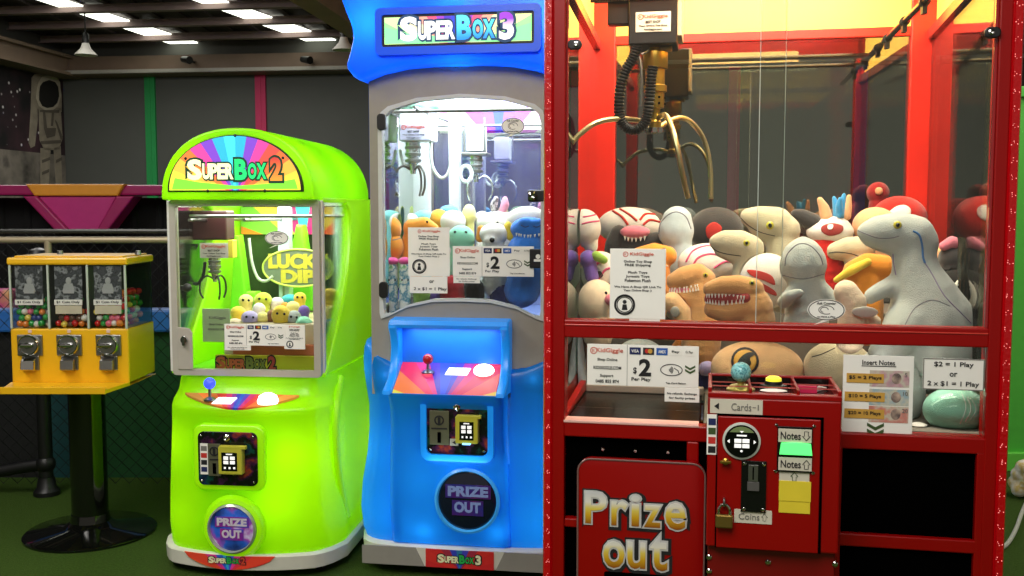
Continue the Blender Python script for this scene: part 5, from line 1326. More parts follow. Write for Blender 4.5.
# coin door and what sits on it
def CL(px, py): return RED.L(px, py, yf-.006)
d0, d1 = CL(716, 547), CL(821, 420)
RB('door_gap_shadow', d0[0]-.003, d1[0]+.006, yf-.0015, yf, d0[1]-.002, d1[1]+.004, M_VOID, 0)  # black sheet paints the recess shadow round the coin door
door = RB('coin_door', d0[0], d1[0], yf-.008, yf-.001, d0[1], d1[1], M_RED, .002)
yd = yf-.008
def plate(px0, py0, px1, py1, name, m, t=.002, par=None, y=None):
    a, c = CL(px0, py1), CL(px1, py0); yy = yd if y is None else y
    return board(par or door, a[0], c[0], a[1], c[1], yy, name, m, t, .0004), a, c
M_LAB = mat('label_cream', (212, 206, 188), .55)
def arrow(par, cx, cz, y, s, up, m, name='arrow'):
    sg = 1 if up else -1; P = [(cx, cz+sg*s), (cx+s*.8, cz), (cx+s*.4, cz), (cx+s*.4, cz-sg*s), (cx-s*.4, cz-sg*s), (cx-s*.4, cz), (cx-s*.8, cz)]
    b = MB(); n = len(P); b.tube([(x, y, z) for x, z in P+[P[0]]], s*.09, 5); return b.build(name, m, par)
q = CL(741.5, 440.5)
b = MB(); b.lathe([(.0385, 0), (.0385, -.004), (.034, -.006), (.0001, -.006)], (q[0], yd, q[1]), 'y', 48); rd = b.build('card_reader', mat('reader_rim', (196, 200, 190), .3), door, True)
b = MB(); b.lathe([(.034, -.0062), (.033, -.008), (.0001, -.008)], (q[0], yd, q[1]), 'y', 48); rf = b.build('reader_face', mat('screen_black', (0, 0, 0)), rd, True)
b = MB(); b.prism([(q[0]+.031*cos(t), q[1]+.031*sin(t)) for t in [radians(a) for a in range(38, 143, 8)]], yd-.009, yd-.0078); b.build('reader_band', mat('reader_olive', (120, 140, 90), .4), rd)
b = MB()
for i in range(2):
    for j in range(2): b.box(q[0]-.0145+.016*i, q[0]-.0025+.016*i+.002, yd-.0092, yd-.008, q[1]-.013+.0105*j, q[1]-.005+.0105*j)
b.box(q[0]-.01, q[0]+.01, yd-.0092, yd-.008, q[1]+.011, q[1]+.014); b.ball((q[0], yd-.008, q[1]-.02), .0025, 2)
b.build('reader_icons', MATS['screen_icon_white'], rd)
b = MB()
for s_ in (-1, 1):
    b.prism([(q[0]+s_*.024, q[1]-.004), (q[0]+s_*.029, q[1]), (q[0]+s_*.024, q[1]+.004)], yd-.009, yd-.008)
b.prism([(q[0]-.004, q[1]+.022), (q[0]+.004, q[1]+.022), (q[0], q[1]+.018)], yd-.0096, yd-.009); b.build('reader_marks', MATS['screen_icon_white'], rd)
q = CL(725.5, 460.5); b = MB(); b.lathe([(.007, 0), (.007, -.008), (.003, -.01), (.0001, -.008)], (q[0], yd, q[1]), 'y', 16); b.box(q[0]-.011, q[0]+.011, yd-.014, yd-.008, q[1]-.003, q[1]+.003, .001); b.build('key_lock', M_BRASS, door, True)
o, a, c = plate(740.5, 461, 766.5, 510.5, 'coin_acceptor', mat('acceptor_black', (10, 10, 11), .25), .005)
bolt_row(o, [(x, yd-.005, z) for x in (a[0]+.006, c[0]-.006) for z in (a[1]+.006, c[1]-.006)], .004)
o2, a2, c2 = plate(748, 464, 758, 480, 'slot_plate', M_STEEL, .004, o, yd-.005); b = MB(); b.box((a2[0]+c2[0])/2-.0015, (a2[0]+c2[0])/2+.0015, yd-.0095, yd-.008, a2[1]+.004, c2[1]-.004); b.build('coin_slot', M_VOID, o2)
plate(747, 481, 759, 489, 'coin_return', mat('grey_plastic', (86, 84, 82), .4), .006, o, yd-.005)
o, a, c = plate(776.5, 427, 812.5, 470.5, 'note_acceptor', mat('acceptor_black', (0, 0, 0)), .005)
bolt_row(door, [(x, yd, z) for x in (a[0]-.002, c[0]+.003) for z in (a[1]-.001, c[1]+.002)], .0035)
yn = yd-.005
for py0, py1, up in ((429, 441, False), (457.5, 469, True)):
    o3, a3, c3 = plate(778, py0, 811.5, py1, 'notes_label', M_LAB, .0012, o, yn)
    letters([('Notes', a3[0]+(c3[0]-a3[0])*.37, (a3[1]+c3[1])/2, yn-.0012, (c3[1]-a3[1])*.55, (c3[0]-a3[0])*.6, 0, .01)], [M_INK], parent=o3)
    arrow(o3, a3[0]+(c3[0]-a3[0])*.84, (a3[1]+c3[1])/2, yn-.0015, (c3[1]-a3[1])*.34, up, M_INK)
b = MB(); a4, c4 = CL(779.5, 454), CL(811.5, 443); b.prism([(a4[0]-.001, a4[1]+.002), (c4[0]+.001, a4[1]+.002), (c4[0]-.002, c4[1]), ((a4[0]+c4[0])/2, c4[1]+.002), (a4[0]+.002, c4[1])], yn-.006, yn, .0015); b.build('note_slot_light', glow('green_light', (90, 240, 120), 1.1), o)
o, a, c = plate(779, 470.5, 809.5, 482, 'arrow_card', M_LAB, .001); arrow(o, (a[0]+c[0])/2, (a[1]+c[1])/2, yd-.0015, .009, True, M_OLIVE)
M_STICKY = mat('sticky_yellow', (232, 210, 50), .6)
o, a, c = plate(778.5, 481.5, 810.5, 512, 'sticky_note', M_STICKY, .0012); plate(778.5, 481.5, 811, 500, 'sticky_note', M_STICKY, .0024)
o, a, c = plate(734, 510.5, 772, 522, 'coins_label', M_LAB, .0012); letters([('Coins', a[0]+.03, (a[1]+c[1])/2, yd-.0012, .013, .042, 0, .004)], [M_GREY], parent=o); arrow(o, c[0]-.015, (a[1]+c[1])/2, yd-.0015, .0075, True, M_GREY)
o, a, c = plate(710, 401, 763, 413.5, 'cards_label', M_LAB, .0012, cbx, yf); letters([('Cards', a[0]+.063, (a[1]+c[1])/2, yf-.0012, .015, .04, 0, .004), ('-|', a[0]+.092, (a[1]+c[1])/2, yf-.0012, .012, .012, 0, .004)], [M_GREY], parent=o)
b = MB(); zc = (a[1]+c[1])/2; b.prism([(a[0]+.008, zc), (a[0]+.018, zc+.007), (a[0]+.018, zc-.007)], yf-.002, yf-.001); b.build('left_arrow', M_INK, o)
o, a, c = plate(706.5, 415, 717.5, 455, 'payment_strip', M_PAPER, .001, cbx, yf-.0005)
for k, mm in enumerate([M_INK, M_REDINK, M_OLIVE, M_NAVY]): board(o, a[0]+.003, c[0]-.003, a[1]+.004+.0195*k, a[1]+.018+.0195*k, yf-.0015, 'card_badge', mm, .0006, 0)
# hasp staple that the padlock hangs on
q = CL(724, 501); b = MB(); b.tube([(q[0], yd, q[1]+.006), (q[0], yd-.012, q[1]+.006), (q[0], yd-.012, q[1]-.006), (q[0], yd, q[1]-.006)], .0025, 8, 3); b.build('staple', M_STEEL, door, True)
# prize door with lettering
p0, p1 = RL(577.5, 600, -.03), RL(705.5, 464, -.03)
b = MB(); b.prism(rrect(p0[0], p1[0], .08, p1[1], .03, 8), -.034, -.006, .003); pdoor = b.build('prize_door', M_RED, R_, True, 30)
b = MB(); P = rrect(p0[0], p1[0], .08, p1[1], .03, 8); b.tube([(x, -.034, z) for x, z in P+[P[0]]], .0022, 6); b.build('door_edge', mat('door_edge_grey', (150, 120, 116), .3, .5), pdoor, True)
def big(word, chars, y=-.0345):
    zs = []
    for ch, (ax0, ay0, ax1, ay1) in chars:
        a, c = RL(ax0, ay1, -.034), RL(ax1, ay0, -.034); zs += [a[1], c[1]]
    g = zramp('gold_gradient_'+word, min(zs), max(zs), [(0, (150, 84, 14)), (.3, (212, 168, 30)), (.5, (226, 206, 90)), (.7, (232, 230, 214)), (1, (206, 208, 208))], .4)
    F0, F1, F2 = [], [], []
    for ch, (ax0, ay0, ax1, ay1) in chars:
        a, c = RL(ax0, ay1, -.034), RL(ax1, ay0, -.034); cx, cz, w, h = (a[0]+c[0])/2, (a[1]+c[1])/2, c[0]-a[0], c[1]-a[1]
        F0.append((ch, cx+.002, cz-.002, y, h, w, 0, .10)); F1.append((ch, cx, cz, y-.001, h, w, 0, .05)); F2.append((ch, cx, cz, y-.002, h, w, 0, .015))
    s = letters(F0, [M_INK], 'word_shadow', pdoor, .001); s2 = letters(F1, [mat('silver_ink', (196, 196, 194), .4)], 'word_outline', s, .001); return letters(F2, [g], 'word_face', s, .001)
big('prize', [('P', (586, 493, 606, 522)), ('r', (612, 502, 627, 524)), ('i', (632, 496, 639, 525)), ('z', (645, 506, 660, 526)), ('e', (666, 504, 685, 528))])
big('out', [('o', (604, 542, 624, 566)), ('u', (628, 543, 645, 567)), ('t', (651, 538, 667, 569))])
q0, q1 = RL(604, 571, -.034), RL(668, 571, -.034); b = MB(); b.prism(rrect(q0[0], q1[0], .16, q0[1], .006), -.036, -.033); b.build('door_slot', M_VOID, pdoor)
# gantry and claw
qr = RL(900, 26, .8)
b = MB(); b.cyl((qr[0], .10, qr[1]), (qr[0], D-.03, qr[1]), .009)
b.cyl((.05, .52, RL(760, 5, .52)[1]+.03), (.95, .52, RL(760, 5, .52)[1]+.03), .009); b.cyl((.05, .42, RL(760, 5, .42)[1]+.03), (.95, .42, RL(760, 5, .42)[1]+.03), .007)
ga = b.build('gantry_rail', mat('dark_rail', (120, 104, 84), .2, .9), R_, True)
for d in (.45, .72, 1.0):
    b = MB(); b.cyl((qr[0], d, qr[1]-.0), (qr[0], d+.02, qr[1]), .0135); b.box(qr[0]-.006, qr[0]+.006, d, d+.03, qr[1]-.03, qr[1]+.0); b.build('rail_stop', M_BLACK, ga, True)
c0, c1 = RL(628, 45, .42), RL(677, 45, .42)
car = RB('claw_carriage', c0[0], c1[0], .42, .56, c0[1], c0[1]+.18, mat('carriage_black', (26, 20, 18), .3), .004)
e0 = RL(607, 24, .42); RB('carriage_arm', e0[0], c0[0], .43, .47, e0[1], e0[1]+.12, MATS['carriage_black'], .003, car)
RB('carriage_side', c1[0], c1[0]+.012, .42, .56, c0[1]+.02, c0[1]+.18, mat('pale_bracket', (206, 190, 160), .35, .3), .002, car)
l0, l1 = RL(635.5, 32.5, .418), RL(671, 11, .418); lb = board(car, l0[0], l1[0], l0[1], l1[1], .419, 'claw_label', MATS['claw_card'], .002)
claw_label_text(lb, l0[0], l0[1], l1[0]-l0[0], l1[1]-l0[1], .417)
k = RED.dist(655, 80, .48)/FPX; cy_ = .48
def RZ(y): return RL(655, y, cy_)[1]
xm = RL(655, 80, cy_)[0]
prof_ = [(.001, 45), (6, 45), (6, 52), (12.2, 52.5), (12.4, 54), (12.4, 68), (12.0, 69), (9.5, 69.5), (9.5, 85), (11.8, 86), (11.8, 92), (9.5, 93), (9.5, 104), (9, 108), (5.5, 109), (5.2, 120), (6.5, 122), (6.5, 130), (3, 133), (.001, 133)]
b = MB(); b.lathe([(r*k, RZ(y)) for r, y in prof_], (xm, cy_, 0), 'z', 40); mo = b.build('claw_motor', M_BRASS, R_, True, 30)
b = MB(); b.lathe([(9*k, RZ(128)), (9*k, RZ(133)), (.001, RZ(134))], (xm, cy_, 0)); b.build('claw_hub', M_CHROME, mo, True)
b = MB()
for a in range(0, 360, 60):
    for zz in (98, 104): b.ball((xm+9.4*k*cos(radians(a)), cy_+9.4*k*sin(radians(a)), RZ(zz)), .0035, 2)
b.build('motor_screw', M_VOID, mo)
for pts in ([(652, 128, 0), (640, 121, -.02), (617, 119, -.06), (596, 123, -.09), (578, 136, -.11), (566, 151, -.12), (556, 166, -.12)],
            [(658, 118, 0), (665, 115, -.04), (671, 125, -.07), (677, 146, -.09), (682, 172, -.09), (688, 198, -.07)],
            [(656, 130, 0), (668, 122, .04), (681, 118, .08), (693, 124, .11), (704, 140, .13), (710, 165, .13), (711, 199, .12)]):
    b = MB(); b.tube([RED.P(x, y, cy_+d) for x, y, d in pts], .0072, 10, 6); b.build('claw_prong', M_PRONG, mo, True)
hp = spline([RED.P(x, y, .43) for x, y in ((637, 46), (633, 58), (626, 70), (621, 85), (619, 102), (620, 117), (626, 127), (635, 130), (644, 124), (648, 112), (650, 95), (651, 80), (653, 66))], 14)
b = MB(); b.tube(hp, [.0145 if i % 3 else .0115 for i in range(len(hp))], 14); b.build('cable_hose', mat('hose_black', (14, 13, 13), .35), mo, True)
b = MB(); b.tube([RED.P(x, y, .44) for x, y in ((635, 50), (640, 60), (642, 85), (641, 106))], .004, 8, 4); b.tube([RED.P(x, y, .44) for x, y in ((633, 48), (642, 54), (649, 50))], .003, 8, 4)
b.build('motor_wire', M_STEEL, mo, True)
b = MB(); b.cyl(RED.P(660, 49, .47), RED.P(672, 48, .47), .010); b.build('cable_clamp', mat('tan_clamp', (160, 140, 96), .4, .4), mo, True)
# signs on the front
q0, q1 = RL(609.5, 318.5, .0), RL(666, 249, .0); shop_sign(R_, q0[0], q1[0], q0[1], q1[1], .0055)
q0, q1 = RL(629, 324, .0), RL(660, 317, .0); board(R_, q0[0], q1[0], q0[1], q1[1], .0065, 'small_note')
q0, q1 = RL(587, 384.5, .0), RL(699, 346.5, .0); price_sign(R_, q0[0], q1[0], q0[1], q1[1], .002)
RB('sign_glass', .05, .358, .004, .008, .80, .963, M_ACRYL, 0)
n0, n1 = RL(664.5, 401.5, .0), RL(699.5, 388.5, .0); nb = board(R_, n0[0], n1[0], n0[1], n1[1], .002, 'small_note')
letters([('No refunds. Exchange', (n0[0]+n1[0])/2, n0[1]+.019, -.001, .006, .066, 0, .01), ('for faulty prizes', (n0[0]+n1[0])/2, n0[1]+.009, -.001, .006, .058, 0, .01)], [M_INK], parent=nb)
q = RL(826.5, 310, 0); bubble(R_, q[0], q[1], .005, .040, .0235)
q0, q1 = RL(842, 434, 0), RL(915, 357, 0); X0, X1, Z0, Z1 = q0[0], q1[0], q0[1]+.004, q1[1]; w, h = X1-X0, Z1-Z0
o = board(R_, X0, X1, Z0, Z1, .010, 'notes_sign'); y = .007
letters([('Insert Notes', X0+w*.5, Z0+h*.91, y, h*.06, w*.46, 0, .014)], [M_INK], parent=o)
b = MB(); b.box(X0+w*.26, X0+w*.75, y-.001, y, Z0+h*.86, Z0+h*.868); b.build('underline', M_INK, o)
for i, (t, zz, m1, m2) in enumerate([('$5 = 2 Plays', .71, (196, 150, 160), (170, 150, 150)), ('$10 = 5 Plays', .47, (150, 176, 186), (176, 190, 180)), ('$20 = 10 Plays', .25, (206, 130, 116), (190, 120, 104))]):
    nt_ = board(o, X0+w*.38, X0+w*.94, Z0+h*(zz-.11), Z0+h*(zz+.1), y, 'banknote', blotch('note_print_%d' % i, [m2, m1, (200, 196, 176), m1, (150, 140, 130)], 30, .6), .0006, 0)
    b = MB(); b.ball((X0+w*.76, y-.0006, Z0+h*zz), (w*.07, .0006, h*.07), 3); b.build('note_oval', blotch('note_face_%d' % i, [(206, 180, 160), (90, 76, 76), (196, 170, 150)], 34, .6), nt_)
    letters([(('5', '10', '20')[i], X0+w*.89, Z0+h*(zz+.05), y-.0006, h*.05, None, 0, .01)], [M_GREY], parent=nt_)
    g = board(o, X0+w*(.05 if i == 0 else .03), X0+w*(.58 if i == 0 else .6), Z0+h*(zz-.065), Z0+h*(zz+.055), y-.0008, 'gold_strip', M_GOLD, .0008, 0)
    letters([(t, X0+w*.315, Z0+h*zz, y-.0016, h*.055, w*.46, 0, .012)], [M_INK], parent=g)
chevrons(o, X0+w*.48, Z0+h*.075, y, w*.12, M_OLIVE)
q0, q1 = RL(923, 389.5, 0), RL(985.5, 360, 0); X0, X1, Z0, Z1 = q0[0], q1[0], q0[1], q1[1]; w, h = X1-X0, Z1-Z0
o = board(R_, X0, X1, Z0, Z1, .009, 'play_sign')
b = MB(); b.ring([(X0, Z0), (X1, Z0), (X1, Z1), (X0, Z1)], [(X0+.002, Z0+.002), (X1-.002, Z0+.002), (X1-.002, Z1-.002), (X0+.002, Z1-.002)], .0052, .006); b.build('sign_border', M_GREY, o)
letters([('$2 = 1 Play', X0+w*.5, Z0+h*.80, .006, h*.19, w*.64, 0, .012), ('or', X0+w*.5, Z0+h*.49, .006, h*.12, w*.12, 0, .012), ('2 x $1 = 1 Play', X0+w*.5, Z0+h*.18, .006, h*.19, w*.84, 0, .012)], [M_INK], parent=o)
# lamps of the case and one added fill
light('case_lamp_or_fill', 'AREA', (.5, .55, 2.09), 24, (1, .88, .62), .8, (0, 0, 0), R_, .9)
light('case_lamp_or_fill', 'AREA', (.5, .13, 2.10), 12, (1, .92, .74), .8, (radians(12), 0, 0), R_, .12)
RB('lit_header', .25, .72, .051, .056, 1.88, 1.925, glow('header_back_light', (236, 196, 130), .55), 0)
light('case_lamp_or_fill', 'AREA', (.62, .06, .955), .55, (1, .92, .8), .6, (0, 0, 0), R_, .02)  # added fill light, no lamp known here, to brighten the lower toys
# padlock hanging on the coin door
q = CL(724, 519); pl = empty('padlock', RED.W((q[0], yd-.012, q[1]-.014)), RED.rot, 'small brass padlock hanging from the coin door of the red machine', 'padlock')
b = MB(); b.box(-.0175, .0175, -.006, .006, 0, .028, .003); b.build('lock_body', mat('aged_brass', (150, 124, 62), .35, .8), pl)
b = MB(); b.tube([(-.011, 0, .026), (-.011, 0, .038), (-.007, 0, .046), (0, 0, .049), (.007, 0, .046), (.011, 0, .038), (.011, 0, .026)], .003, 10, 5); b.build('shackle', M_CHROME, pl, True)

# ================================================================== soft toys
P_GREY = plush('cool_grey', (176, 184, 182)); P_BLUEG = plush('pale_blue_grey', (186, 200, 208)); P_BEIGE = plush('stone', (196, 186, 158)); P_TAN = plush('tan', (206, 152, 96))
P_TAN2 = plush('light_tan', (222, 180, 132)); P_ORANGE = plush('orange', (236, 150, 50)); P_WHITE = plush('white', (234, 228, 222)); P_CREAM = plush('cream', (236, 214, 186)); P_RED = plush('red', (206, 36, 30))
P_DARK = plush('charcoal', (62, 60, 62)); P_BLACK = plush('black', (26, 25, 27)); P_PINK = plush('pink', (230, 130, 150)); P_PURP = plush('purple', (126, 96, 186)); P_GREEN = plush('leaf_green', (150, 190, 80)); P_PEACH = plush('peach', (236, 178, 130))
P_YEL = plush('yellow', (240, 206, 70)); P_BLUE = plush('blue', (40, 120, 220)); P_SKY = plush('sky', (110, 180, 236)); P_MINT = plush('mint', (150, 222, 190)); P_LIME = plush('lime', (200, 216, 70)); P_TEAL = plush('teal', (60, 170, 180)); P_BROWN = plush('brown', (130, 86, 52))
P_NAVY = plush('navy', (48, 52, 106)); P_LAV = plush('lavender', (186, 176, 226)); P_MOUTH = plush('mouth_red', (150, 52, 50)); P_LEMON = plush('lemon', (242, 232, 140)); P_TUFT = plush('tuft_blue', (70, 160, 220))
M_STRB = mat('stripe_blue', (60, 110, 170), .9); M_STRR = mat('felt_red', (190, 50, 44), .9); M_STRP = mat('felt_pink', (216, 90, 130), .9); M_SEAM = mat('seam_grey', (120, 116, 128), .9); M_TOOTH = mat('felt_white', (240, 236, 226), .9)
GR = 'soft toys in the red claw machine'; GB = 'soft toys in the blue claw machine'; GG = 'small soft toys in the green claw machine'
def toy(F, d, label, m, chains=(), ells=(), g=None, name='plush_toy', cat='soft toy', **k):
    return Toy(F, d, name, label, cat, m, chains, ells, g or {id(RED): GR, id(BLU): GB, id(GRN): GG}[id(F)], **k)
def teeth(t, pts, n, h, up=False, w=1.0):
    P = [Vector((a, b, 0)) for a, b in pts]; S = spline(P, 12); b = MB(); L = len(S)-1
    for i in range(n):
        q = S[int((i+.5)/n*L)]; p = t.hit(q.x, q.y, .001)
        if p is None: continue
        k = t._sc(q.x, q.y); s = 1 if up else -1
        b.cyl(p, p+Vector((0, -.003, s*h*k)), w*k, .2*k, 6)
    if len(b.bm.faces): b.build('teeth', M_TOOTH, t.root, True)
R = RED
t = toy(R, .25, 'large grey dinosaur plush with a blue side stripe sitting at the right', P_GREY,
        [[(868, 232, 11), (880, 232, 17), (898, 231, 19), (913, 236, 21), (919, 243, 19)], [(871, 239, 9), (890, 242, 13), (905, 246, 13)], [(915, 246, 20), (914, 262, 21), (918, 280, 25), (925, 300, 32), (928, 325, 40), (928, 352, 42)],
         [(945, 305, 20), (965, 322, 15), (984, 338, 11), (990, 344, 8)], [(914, 277, 13), (897, 283, 10), (880, 291, 9, -.03), (871, 296, 8, -.045), (869, 300, 6, -.05)], [(908, 325, 24, -.04), (893, 345, 16, -.09), (880, 352, 12, -.11)]], name='dinosaur_plush')
t.line([(857, 230), (866, 234), (878, 238), (891, 238), (899, 236)], .5, M_SEAM, 'mouth_line').eye(897.5, 225, 4, M_AMBER, M_EYE)
t.line([(913, 231), (919, 235), (922, 245), (923, 257), (925, 263)], 1.1, M_STRB, 'blue_stripe').line([(925, 263), (932, 274), (944, 295), (960, 312), (975, 327)], .5, mat('seam_purple', (140, 120, 160), .9), 'back_seam').line([(893, 254), (894, 265), (896, 275)], .6, MATS['seam_purple'], 'neck_seam').line([(905, 325), (915, 308), (932, 300), (950, 306)], .4, M_SEAM, 'leg_seam')
t = toy(R, .20, 'upright grey dinosaur plush with raised blunt head and small folded arms', P_GREY,
        [[(803, 243, 7), (803, 250, 13), (803, 258, 20), (803, 265, 23)], [(806, 272, 18), (806, 290, 19), (806, 310, 21), (806, 322, 22)], [(795, 289, 7, -.02), (784, 302, 7, -.05), (790, 296, 6, -.075), (799, 293, 5, -.08)], [(822, 288, 7, -.02), (831, 296, 6, -.03), (835, 303, 5, -.04)]], name='dinosaur_plush')
t.line([(785, 266), (787, 255), (795, 246), (803, 243.5), (812, 247), (820, 256), (823, 265)], .6, M_SEAM, 'mouth_line').line([(782, 275), (803, 279), (824, 274)], .45, M_SEAM, 'neck_seam')
t = toy(R, .33, 'grey dinosaur plush head facing left above the tan toothy dinosaurs', P_BEIGE,
        [[(717, 242, 8), (726, 242, 12), (739, 244, 14), (750, 249, 14)], [(722, 250, 8), (736, 254, 10)], [(746, 258, 11), (743, 272, 11), (750, 296, 20), (752, 315, 20)]], name='dinosaur_plush')
t.line([(711, 246), (717, 251), (727, 254), (741, 256)], .5, M_THREAD, 'mouth_line').eye(746.5, 243, 3.2, M_AMBER, M_EYE)
t = toy(R, .47, 'pale stone dinosaur plush head facing left behind the white and red striped ball', P_BEIGE,
        [[(749, 217, 9), (760, 219, 13), (775, 225, 18), (784, 231, 16)], [(756, 227, 8), (772, 234, 12)], [(782, 242, 16), (786, 262, 20), (786, 290, 24)]], name='dinosaur_plush')
t.line([(741, 218), (748, 225), (760, 232), (775, 236)], .5, M_THREAD, 'mouth_line').eye(770, 225.5, 4, M_AMBER, M_EYE)
t = toy(R, .66, 'pale blue grey dinosaur plush with domed head beside the orange dinosaur', P_BLUEG,
        [[(677, 214, 8), (677, 221, 15), (676, 231, 18)], [(678, 240, 13), (680, 256, 14), (681, 280, 18), (681, 305, 18)]], name='dinosaur_plush')
t.line([(659, 234), (661, 223), (668, 215), (677, 212), (686, 217), (691, 229)], .6, M_SEAM, 'mouth_line')
t = toy(R, .50, 'tan dinosaur plush with open toothy mouth right beside the white notice', P_TAN,
        [[(675, 281, 9), (685, 278, 12), (697, 275, 12), (704, 280, 12)], [(674, 298, 8), (687, 299, 11), (699, 296, 14)], [(702, 292, 15), (704, 312, 17), (702, 335, 20), (700, 352, 20)]], name='dinosaur_plush')
t.blob('mouth', P_PINK, [[(674, 290, 5, -.004), (688, 289.5, 5.5, -.01), (701, 287, 5, -.016)]], cast=True); teeth(t, [(669, 292), (684, 292.5), (700, 290)], 11, 4, True, 1.1); teeth(t, [(668, 288), (684, 287), (699, 284)], 9, 2.5, False, .9); t.eye(705.5, 275, 2.4, M_AMBER, M_EYE)
t = toy(R, .13, 'larger tan dinosaur plush with open toothy mouth lowest and nearest the glass', P_TAN,
        [[(711, 289, 8), (723, 286, 10), (738, 286, 11), (752, 290, 12)], [(713, 309, 9), (728, 312, 12), (744, 308, 15), (755, 303, 15)], [(756, 309, 17), (757, 320, 18)]], name='dinosaur_plush')
t.blob('mouth', P_MOUTH, [[(710, 299, 6, -.002), (728, 300, 7, -.006), (746, 299, 7, -.018)]], cast=True); teeth(t, [(706, 303), (722, 305), (744, 303)], 13, 4.5, True, 1.1); teeth(t, [(706, 294), (724, 294), (745, 296)], 12, 4, False, 1.1); t.eye(752, 283, 2.8, M_AMBER, M_EYE)
t = toy(R, .60, 'white round plush with pink stripes behind the tan dinosaurs', P_WHITE, (), [(708, 263, 30, 20, 22)]); t.line([(686, 262), (693, 251), (706, 246), (720, 247)], 1.1, M_STRP, 'pink_stripe').line([(692, 268), (698, 258), (710, 254), (722, 256)], 1.1, M_STRP, 'pink_stripe').line([(714, 268), (724, 262), (732, 262)], 1.1, M_STRP, 'pink_stripe')
t = toy(R, .30, 'white round plush with red stripes between the grey dinosaurs', P_WHITE, (), [(767, 281, 27, 28, 24)])
t.patch([(747, 270), (760, 271), (772, 276), (775, 285), (765, 281), (752, 276)], M_STRR, 'red_stripe').patch([(752, 280), (764, 284), (775, 291), (776, 296), (764, 291), (754, 286)], M_STRR, 'red_stripe')
t = toy(R, .88, 'white oval plush with red stripes lying on top of the pile at the left rear', P_WHITE, (), [(629, 226, 32, 19, 22)])
for p in ([(613, 211), (622, 217), (628, 225)], [(620, 209), (630, 215), (637, 221)], [(658, 215), (646, 214), (640, 220)], [(660, 222), (650, 220), (643, 225)]): t.line(p, 1.3, M_STRR, 'red_stripe')
t = toy(R, .55, 'white round plush with pink stripes against the left glass on top of the pile', P_WHITE, [[(588, 236, 10), (591, 246, 7)]], [(584, 228, 17, 19, 18)])
for p in ([(583, 217), (590, 216), (597, 214)], [(582, 224), (590, 222), (599, 221)]): t.line(p, .9, M_STRP, 'pink_stripe')
t = toy(R, .72, 'dark grey plush with pink open mouth above the white notice', P_DARK, [[(619, 234, 9), (615, 245, 10), (613, 258, 10)], [(630, 246, 12), (645, 244, 10), (657, 239, 7)]]); t.blob('mouth', P_PINK, (), [(635, 232, 15, 6.5, 8, -.03)], cast=True); teeth(t, [(624, 236), (634, 238), (646, 236)], 6, 4, False, 1.4)
t = toy(R, .58, 'orange dinosaur plush head peeking over the white notice', P_ORANGE, [[(640, 258, 11), (654, 256, 13), (667, 256, 10)], [(655, 268, 15), (655, 290, 17), (650, 310, 17)]], name='dinosaur_plush'); t.eye(664, 250, 2, M_EYE).line([(640, 262), (652, 266), (668, 266)], .6, P_CREAM, 'mouth_line')
t = toy(R, .50, 'cream round plush with pink nose left of the white notice', P_CREAM, [[(598, 335, 15), (598, 322, 18)]], [(597, 304, 20, 25, 20)]); t.eye(606, 293, 1.6, M_EYE).blob('nose', P_PINK, (), [(609.5, 299.5, 5, 5.5, 5, -.045)])
t = toy(R, .58, 'white plush with pink and black markings behind the cream plush', P_WHITE, [[(600, 300, 17), (600, 320, 16)]], [(600, 272, 20, 21, 18)])
for p in ([(592, 276), (597, 264), (606, 260)], [(598, 280), (605, 270), (612, 268)]): t.line(p, 1.2, M_STRP, 'pink_stripe')
t.patch([(594, 274), (600, 271), (603, 276), (597, 279)], M_THREAD, 'black_mark')
t = toy(R, .53, 'purple and green plush squeezed between white toys at left', P_PURP, [[(589, 262, 7), (592, 276, 7)]], [(588, 259, 9, 9, 10)]); t.blob('green_arm', P_GREEN, [[(596, 256, 5, -.01), (604, 260, 4, -.01)]])
t = toy(R, .475, 'small tan plush with a round grey tag at the lower corner of the white notice', P_TAN2, [[(672, 302, 10), (682, 312, 9), (684, 325, 9)]]); t.blob('round_tag', mat('grey_tag', (150, 146, 138), .4), (), [(675, 312, 5, 6, 1.5, -.035)])
t = toy(R, .88, 'charcoal round plush with a red patch at the back of the pile', P_DARK, (), [(716, 229, 27, 22, 22)]); t.patch([(706, 228), (714, 222), (722, 228), (716, 238), (708, 238)], M_STRR, 'red_patch')
t = toy(R, .52, 'white animal plush with laughing red mouth, tall ears and a blue tuft', P_WHITE, [[(826, 232, 14), (836, 231, 15), (822, 233, 11)]], [(830, 232, 23, 13, 18)]); t.blob('red_body', P_RED, [[(826, 248, 16), (830, 270, 20), (830, 300, 20)]]).blob('ear', P_PEACH, [[(826, 216, 6), (824, 208, 5), (820, 200, 3)]]).blob('ear', P_PEACH, [[(846, 216, 5), (848, 206, 4), (849, 197, 2.5)]]).blob('blue_tuft', P_TUFT, [[(838, 217, 5), (836, 205, 3.5), (834, 198, 2)], [(841, 216, 5), (842, 204, 3.5), (844, 195, 2)], [(840, 214, 4, -.02), (839, 206, 3.5, -.025), (840, 199, 2, -.03)]]).blob('dark_hair', P_DARK, [[(812, 222, 9), (802, 216, 7), (796, 214, 5)]])
t.patch([(822, 226), (832, 223), (843, 226), (841, 233), (830, 236), (822, 232)], P_MOUTH, 'mouth'); t.patch([(828, 225), (833, 224.5), (832, 229), (828, 229)], M_TOOTH, 'tooth', lift=.004)
t = toy(R, .46, 'small stone coloured dinosaur head behind the large blue striped dinosaur', P_BEIGE, [[(836, 251, 9), (848, 249, 12), (862, 249, 13)], [(858, 260, 13), (860, 285, 16), (858, 310, 17)]], name='dinosaur_plush'); t.line([(829, 253), (838, 252), (852, 254), (862, 258)], .5, M_THREAD, 'mouth_line')
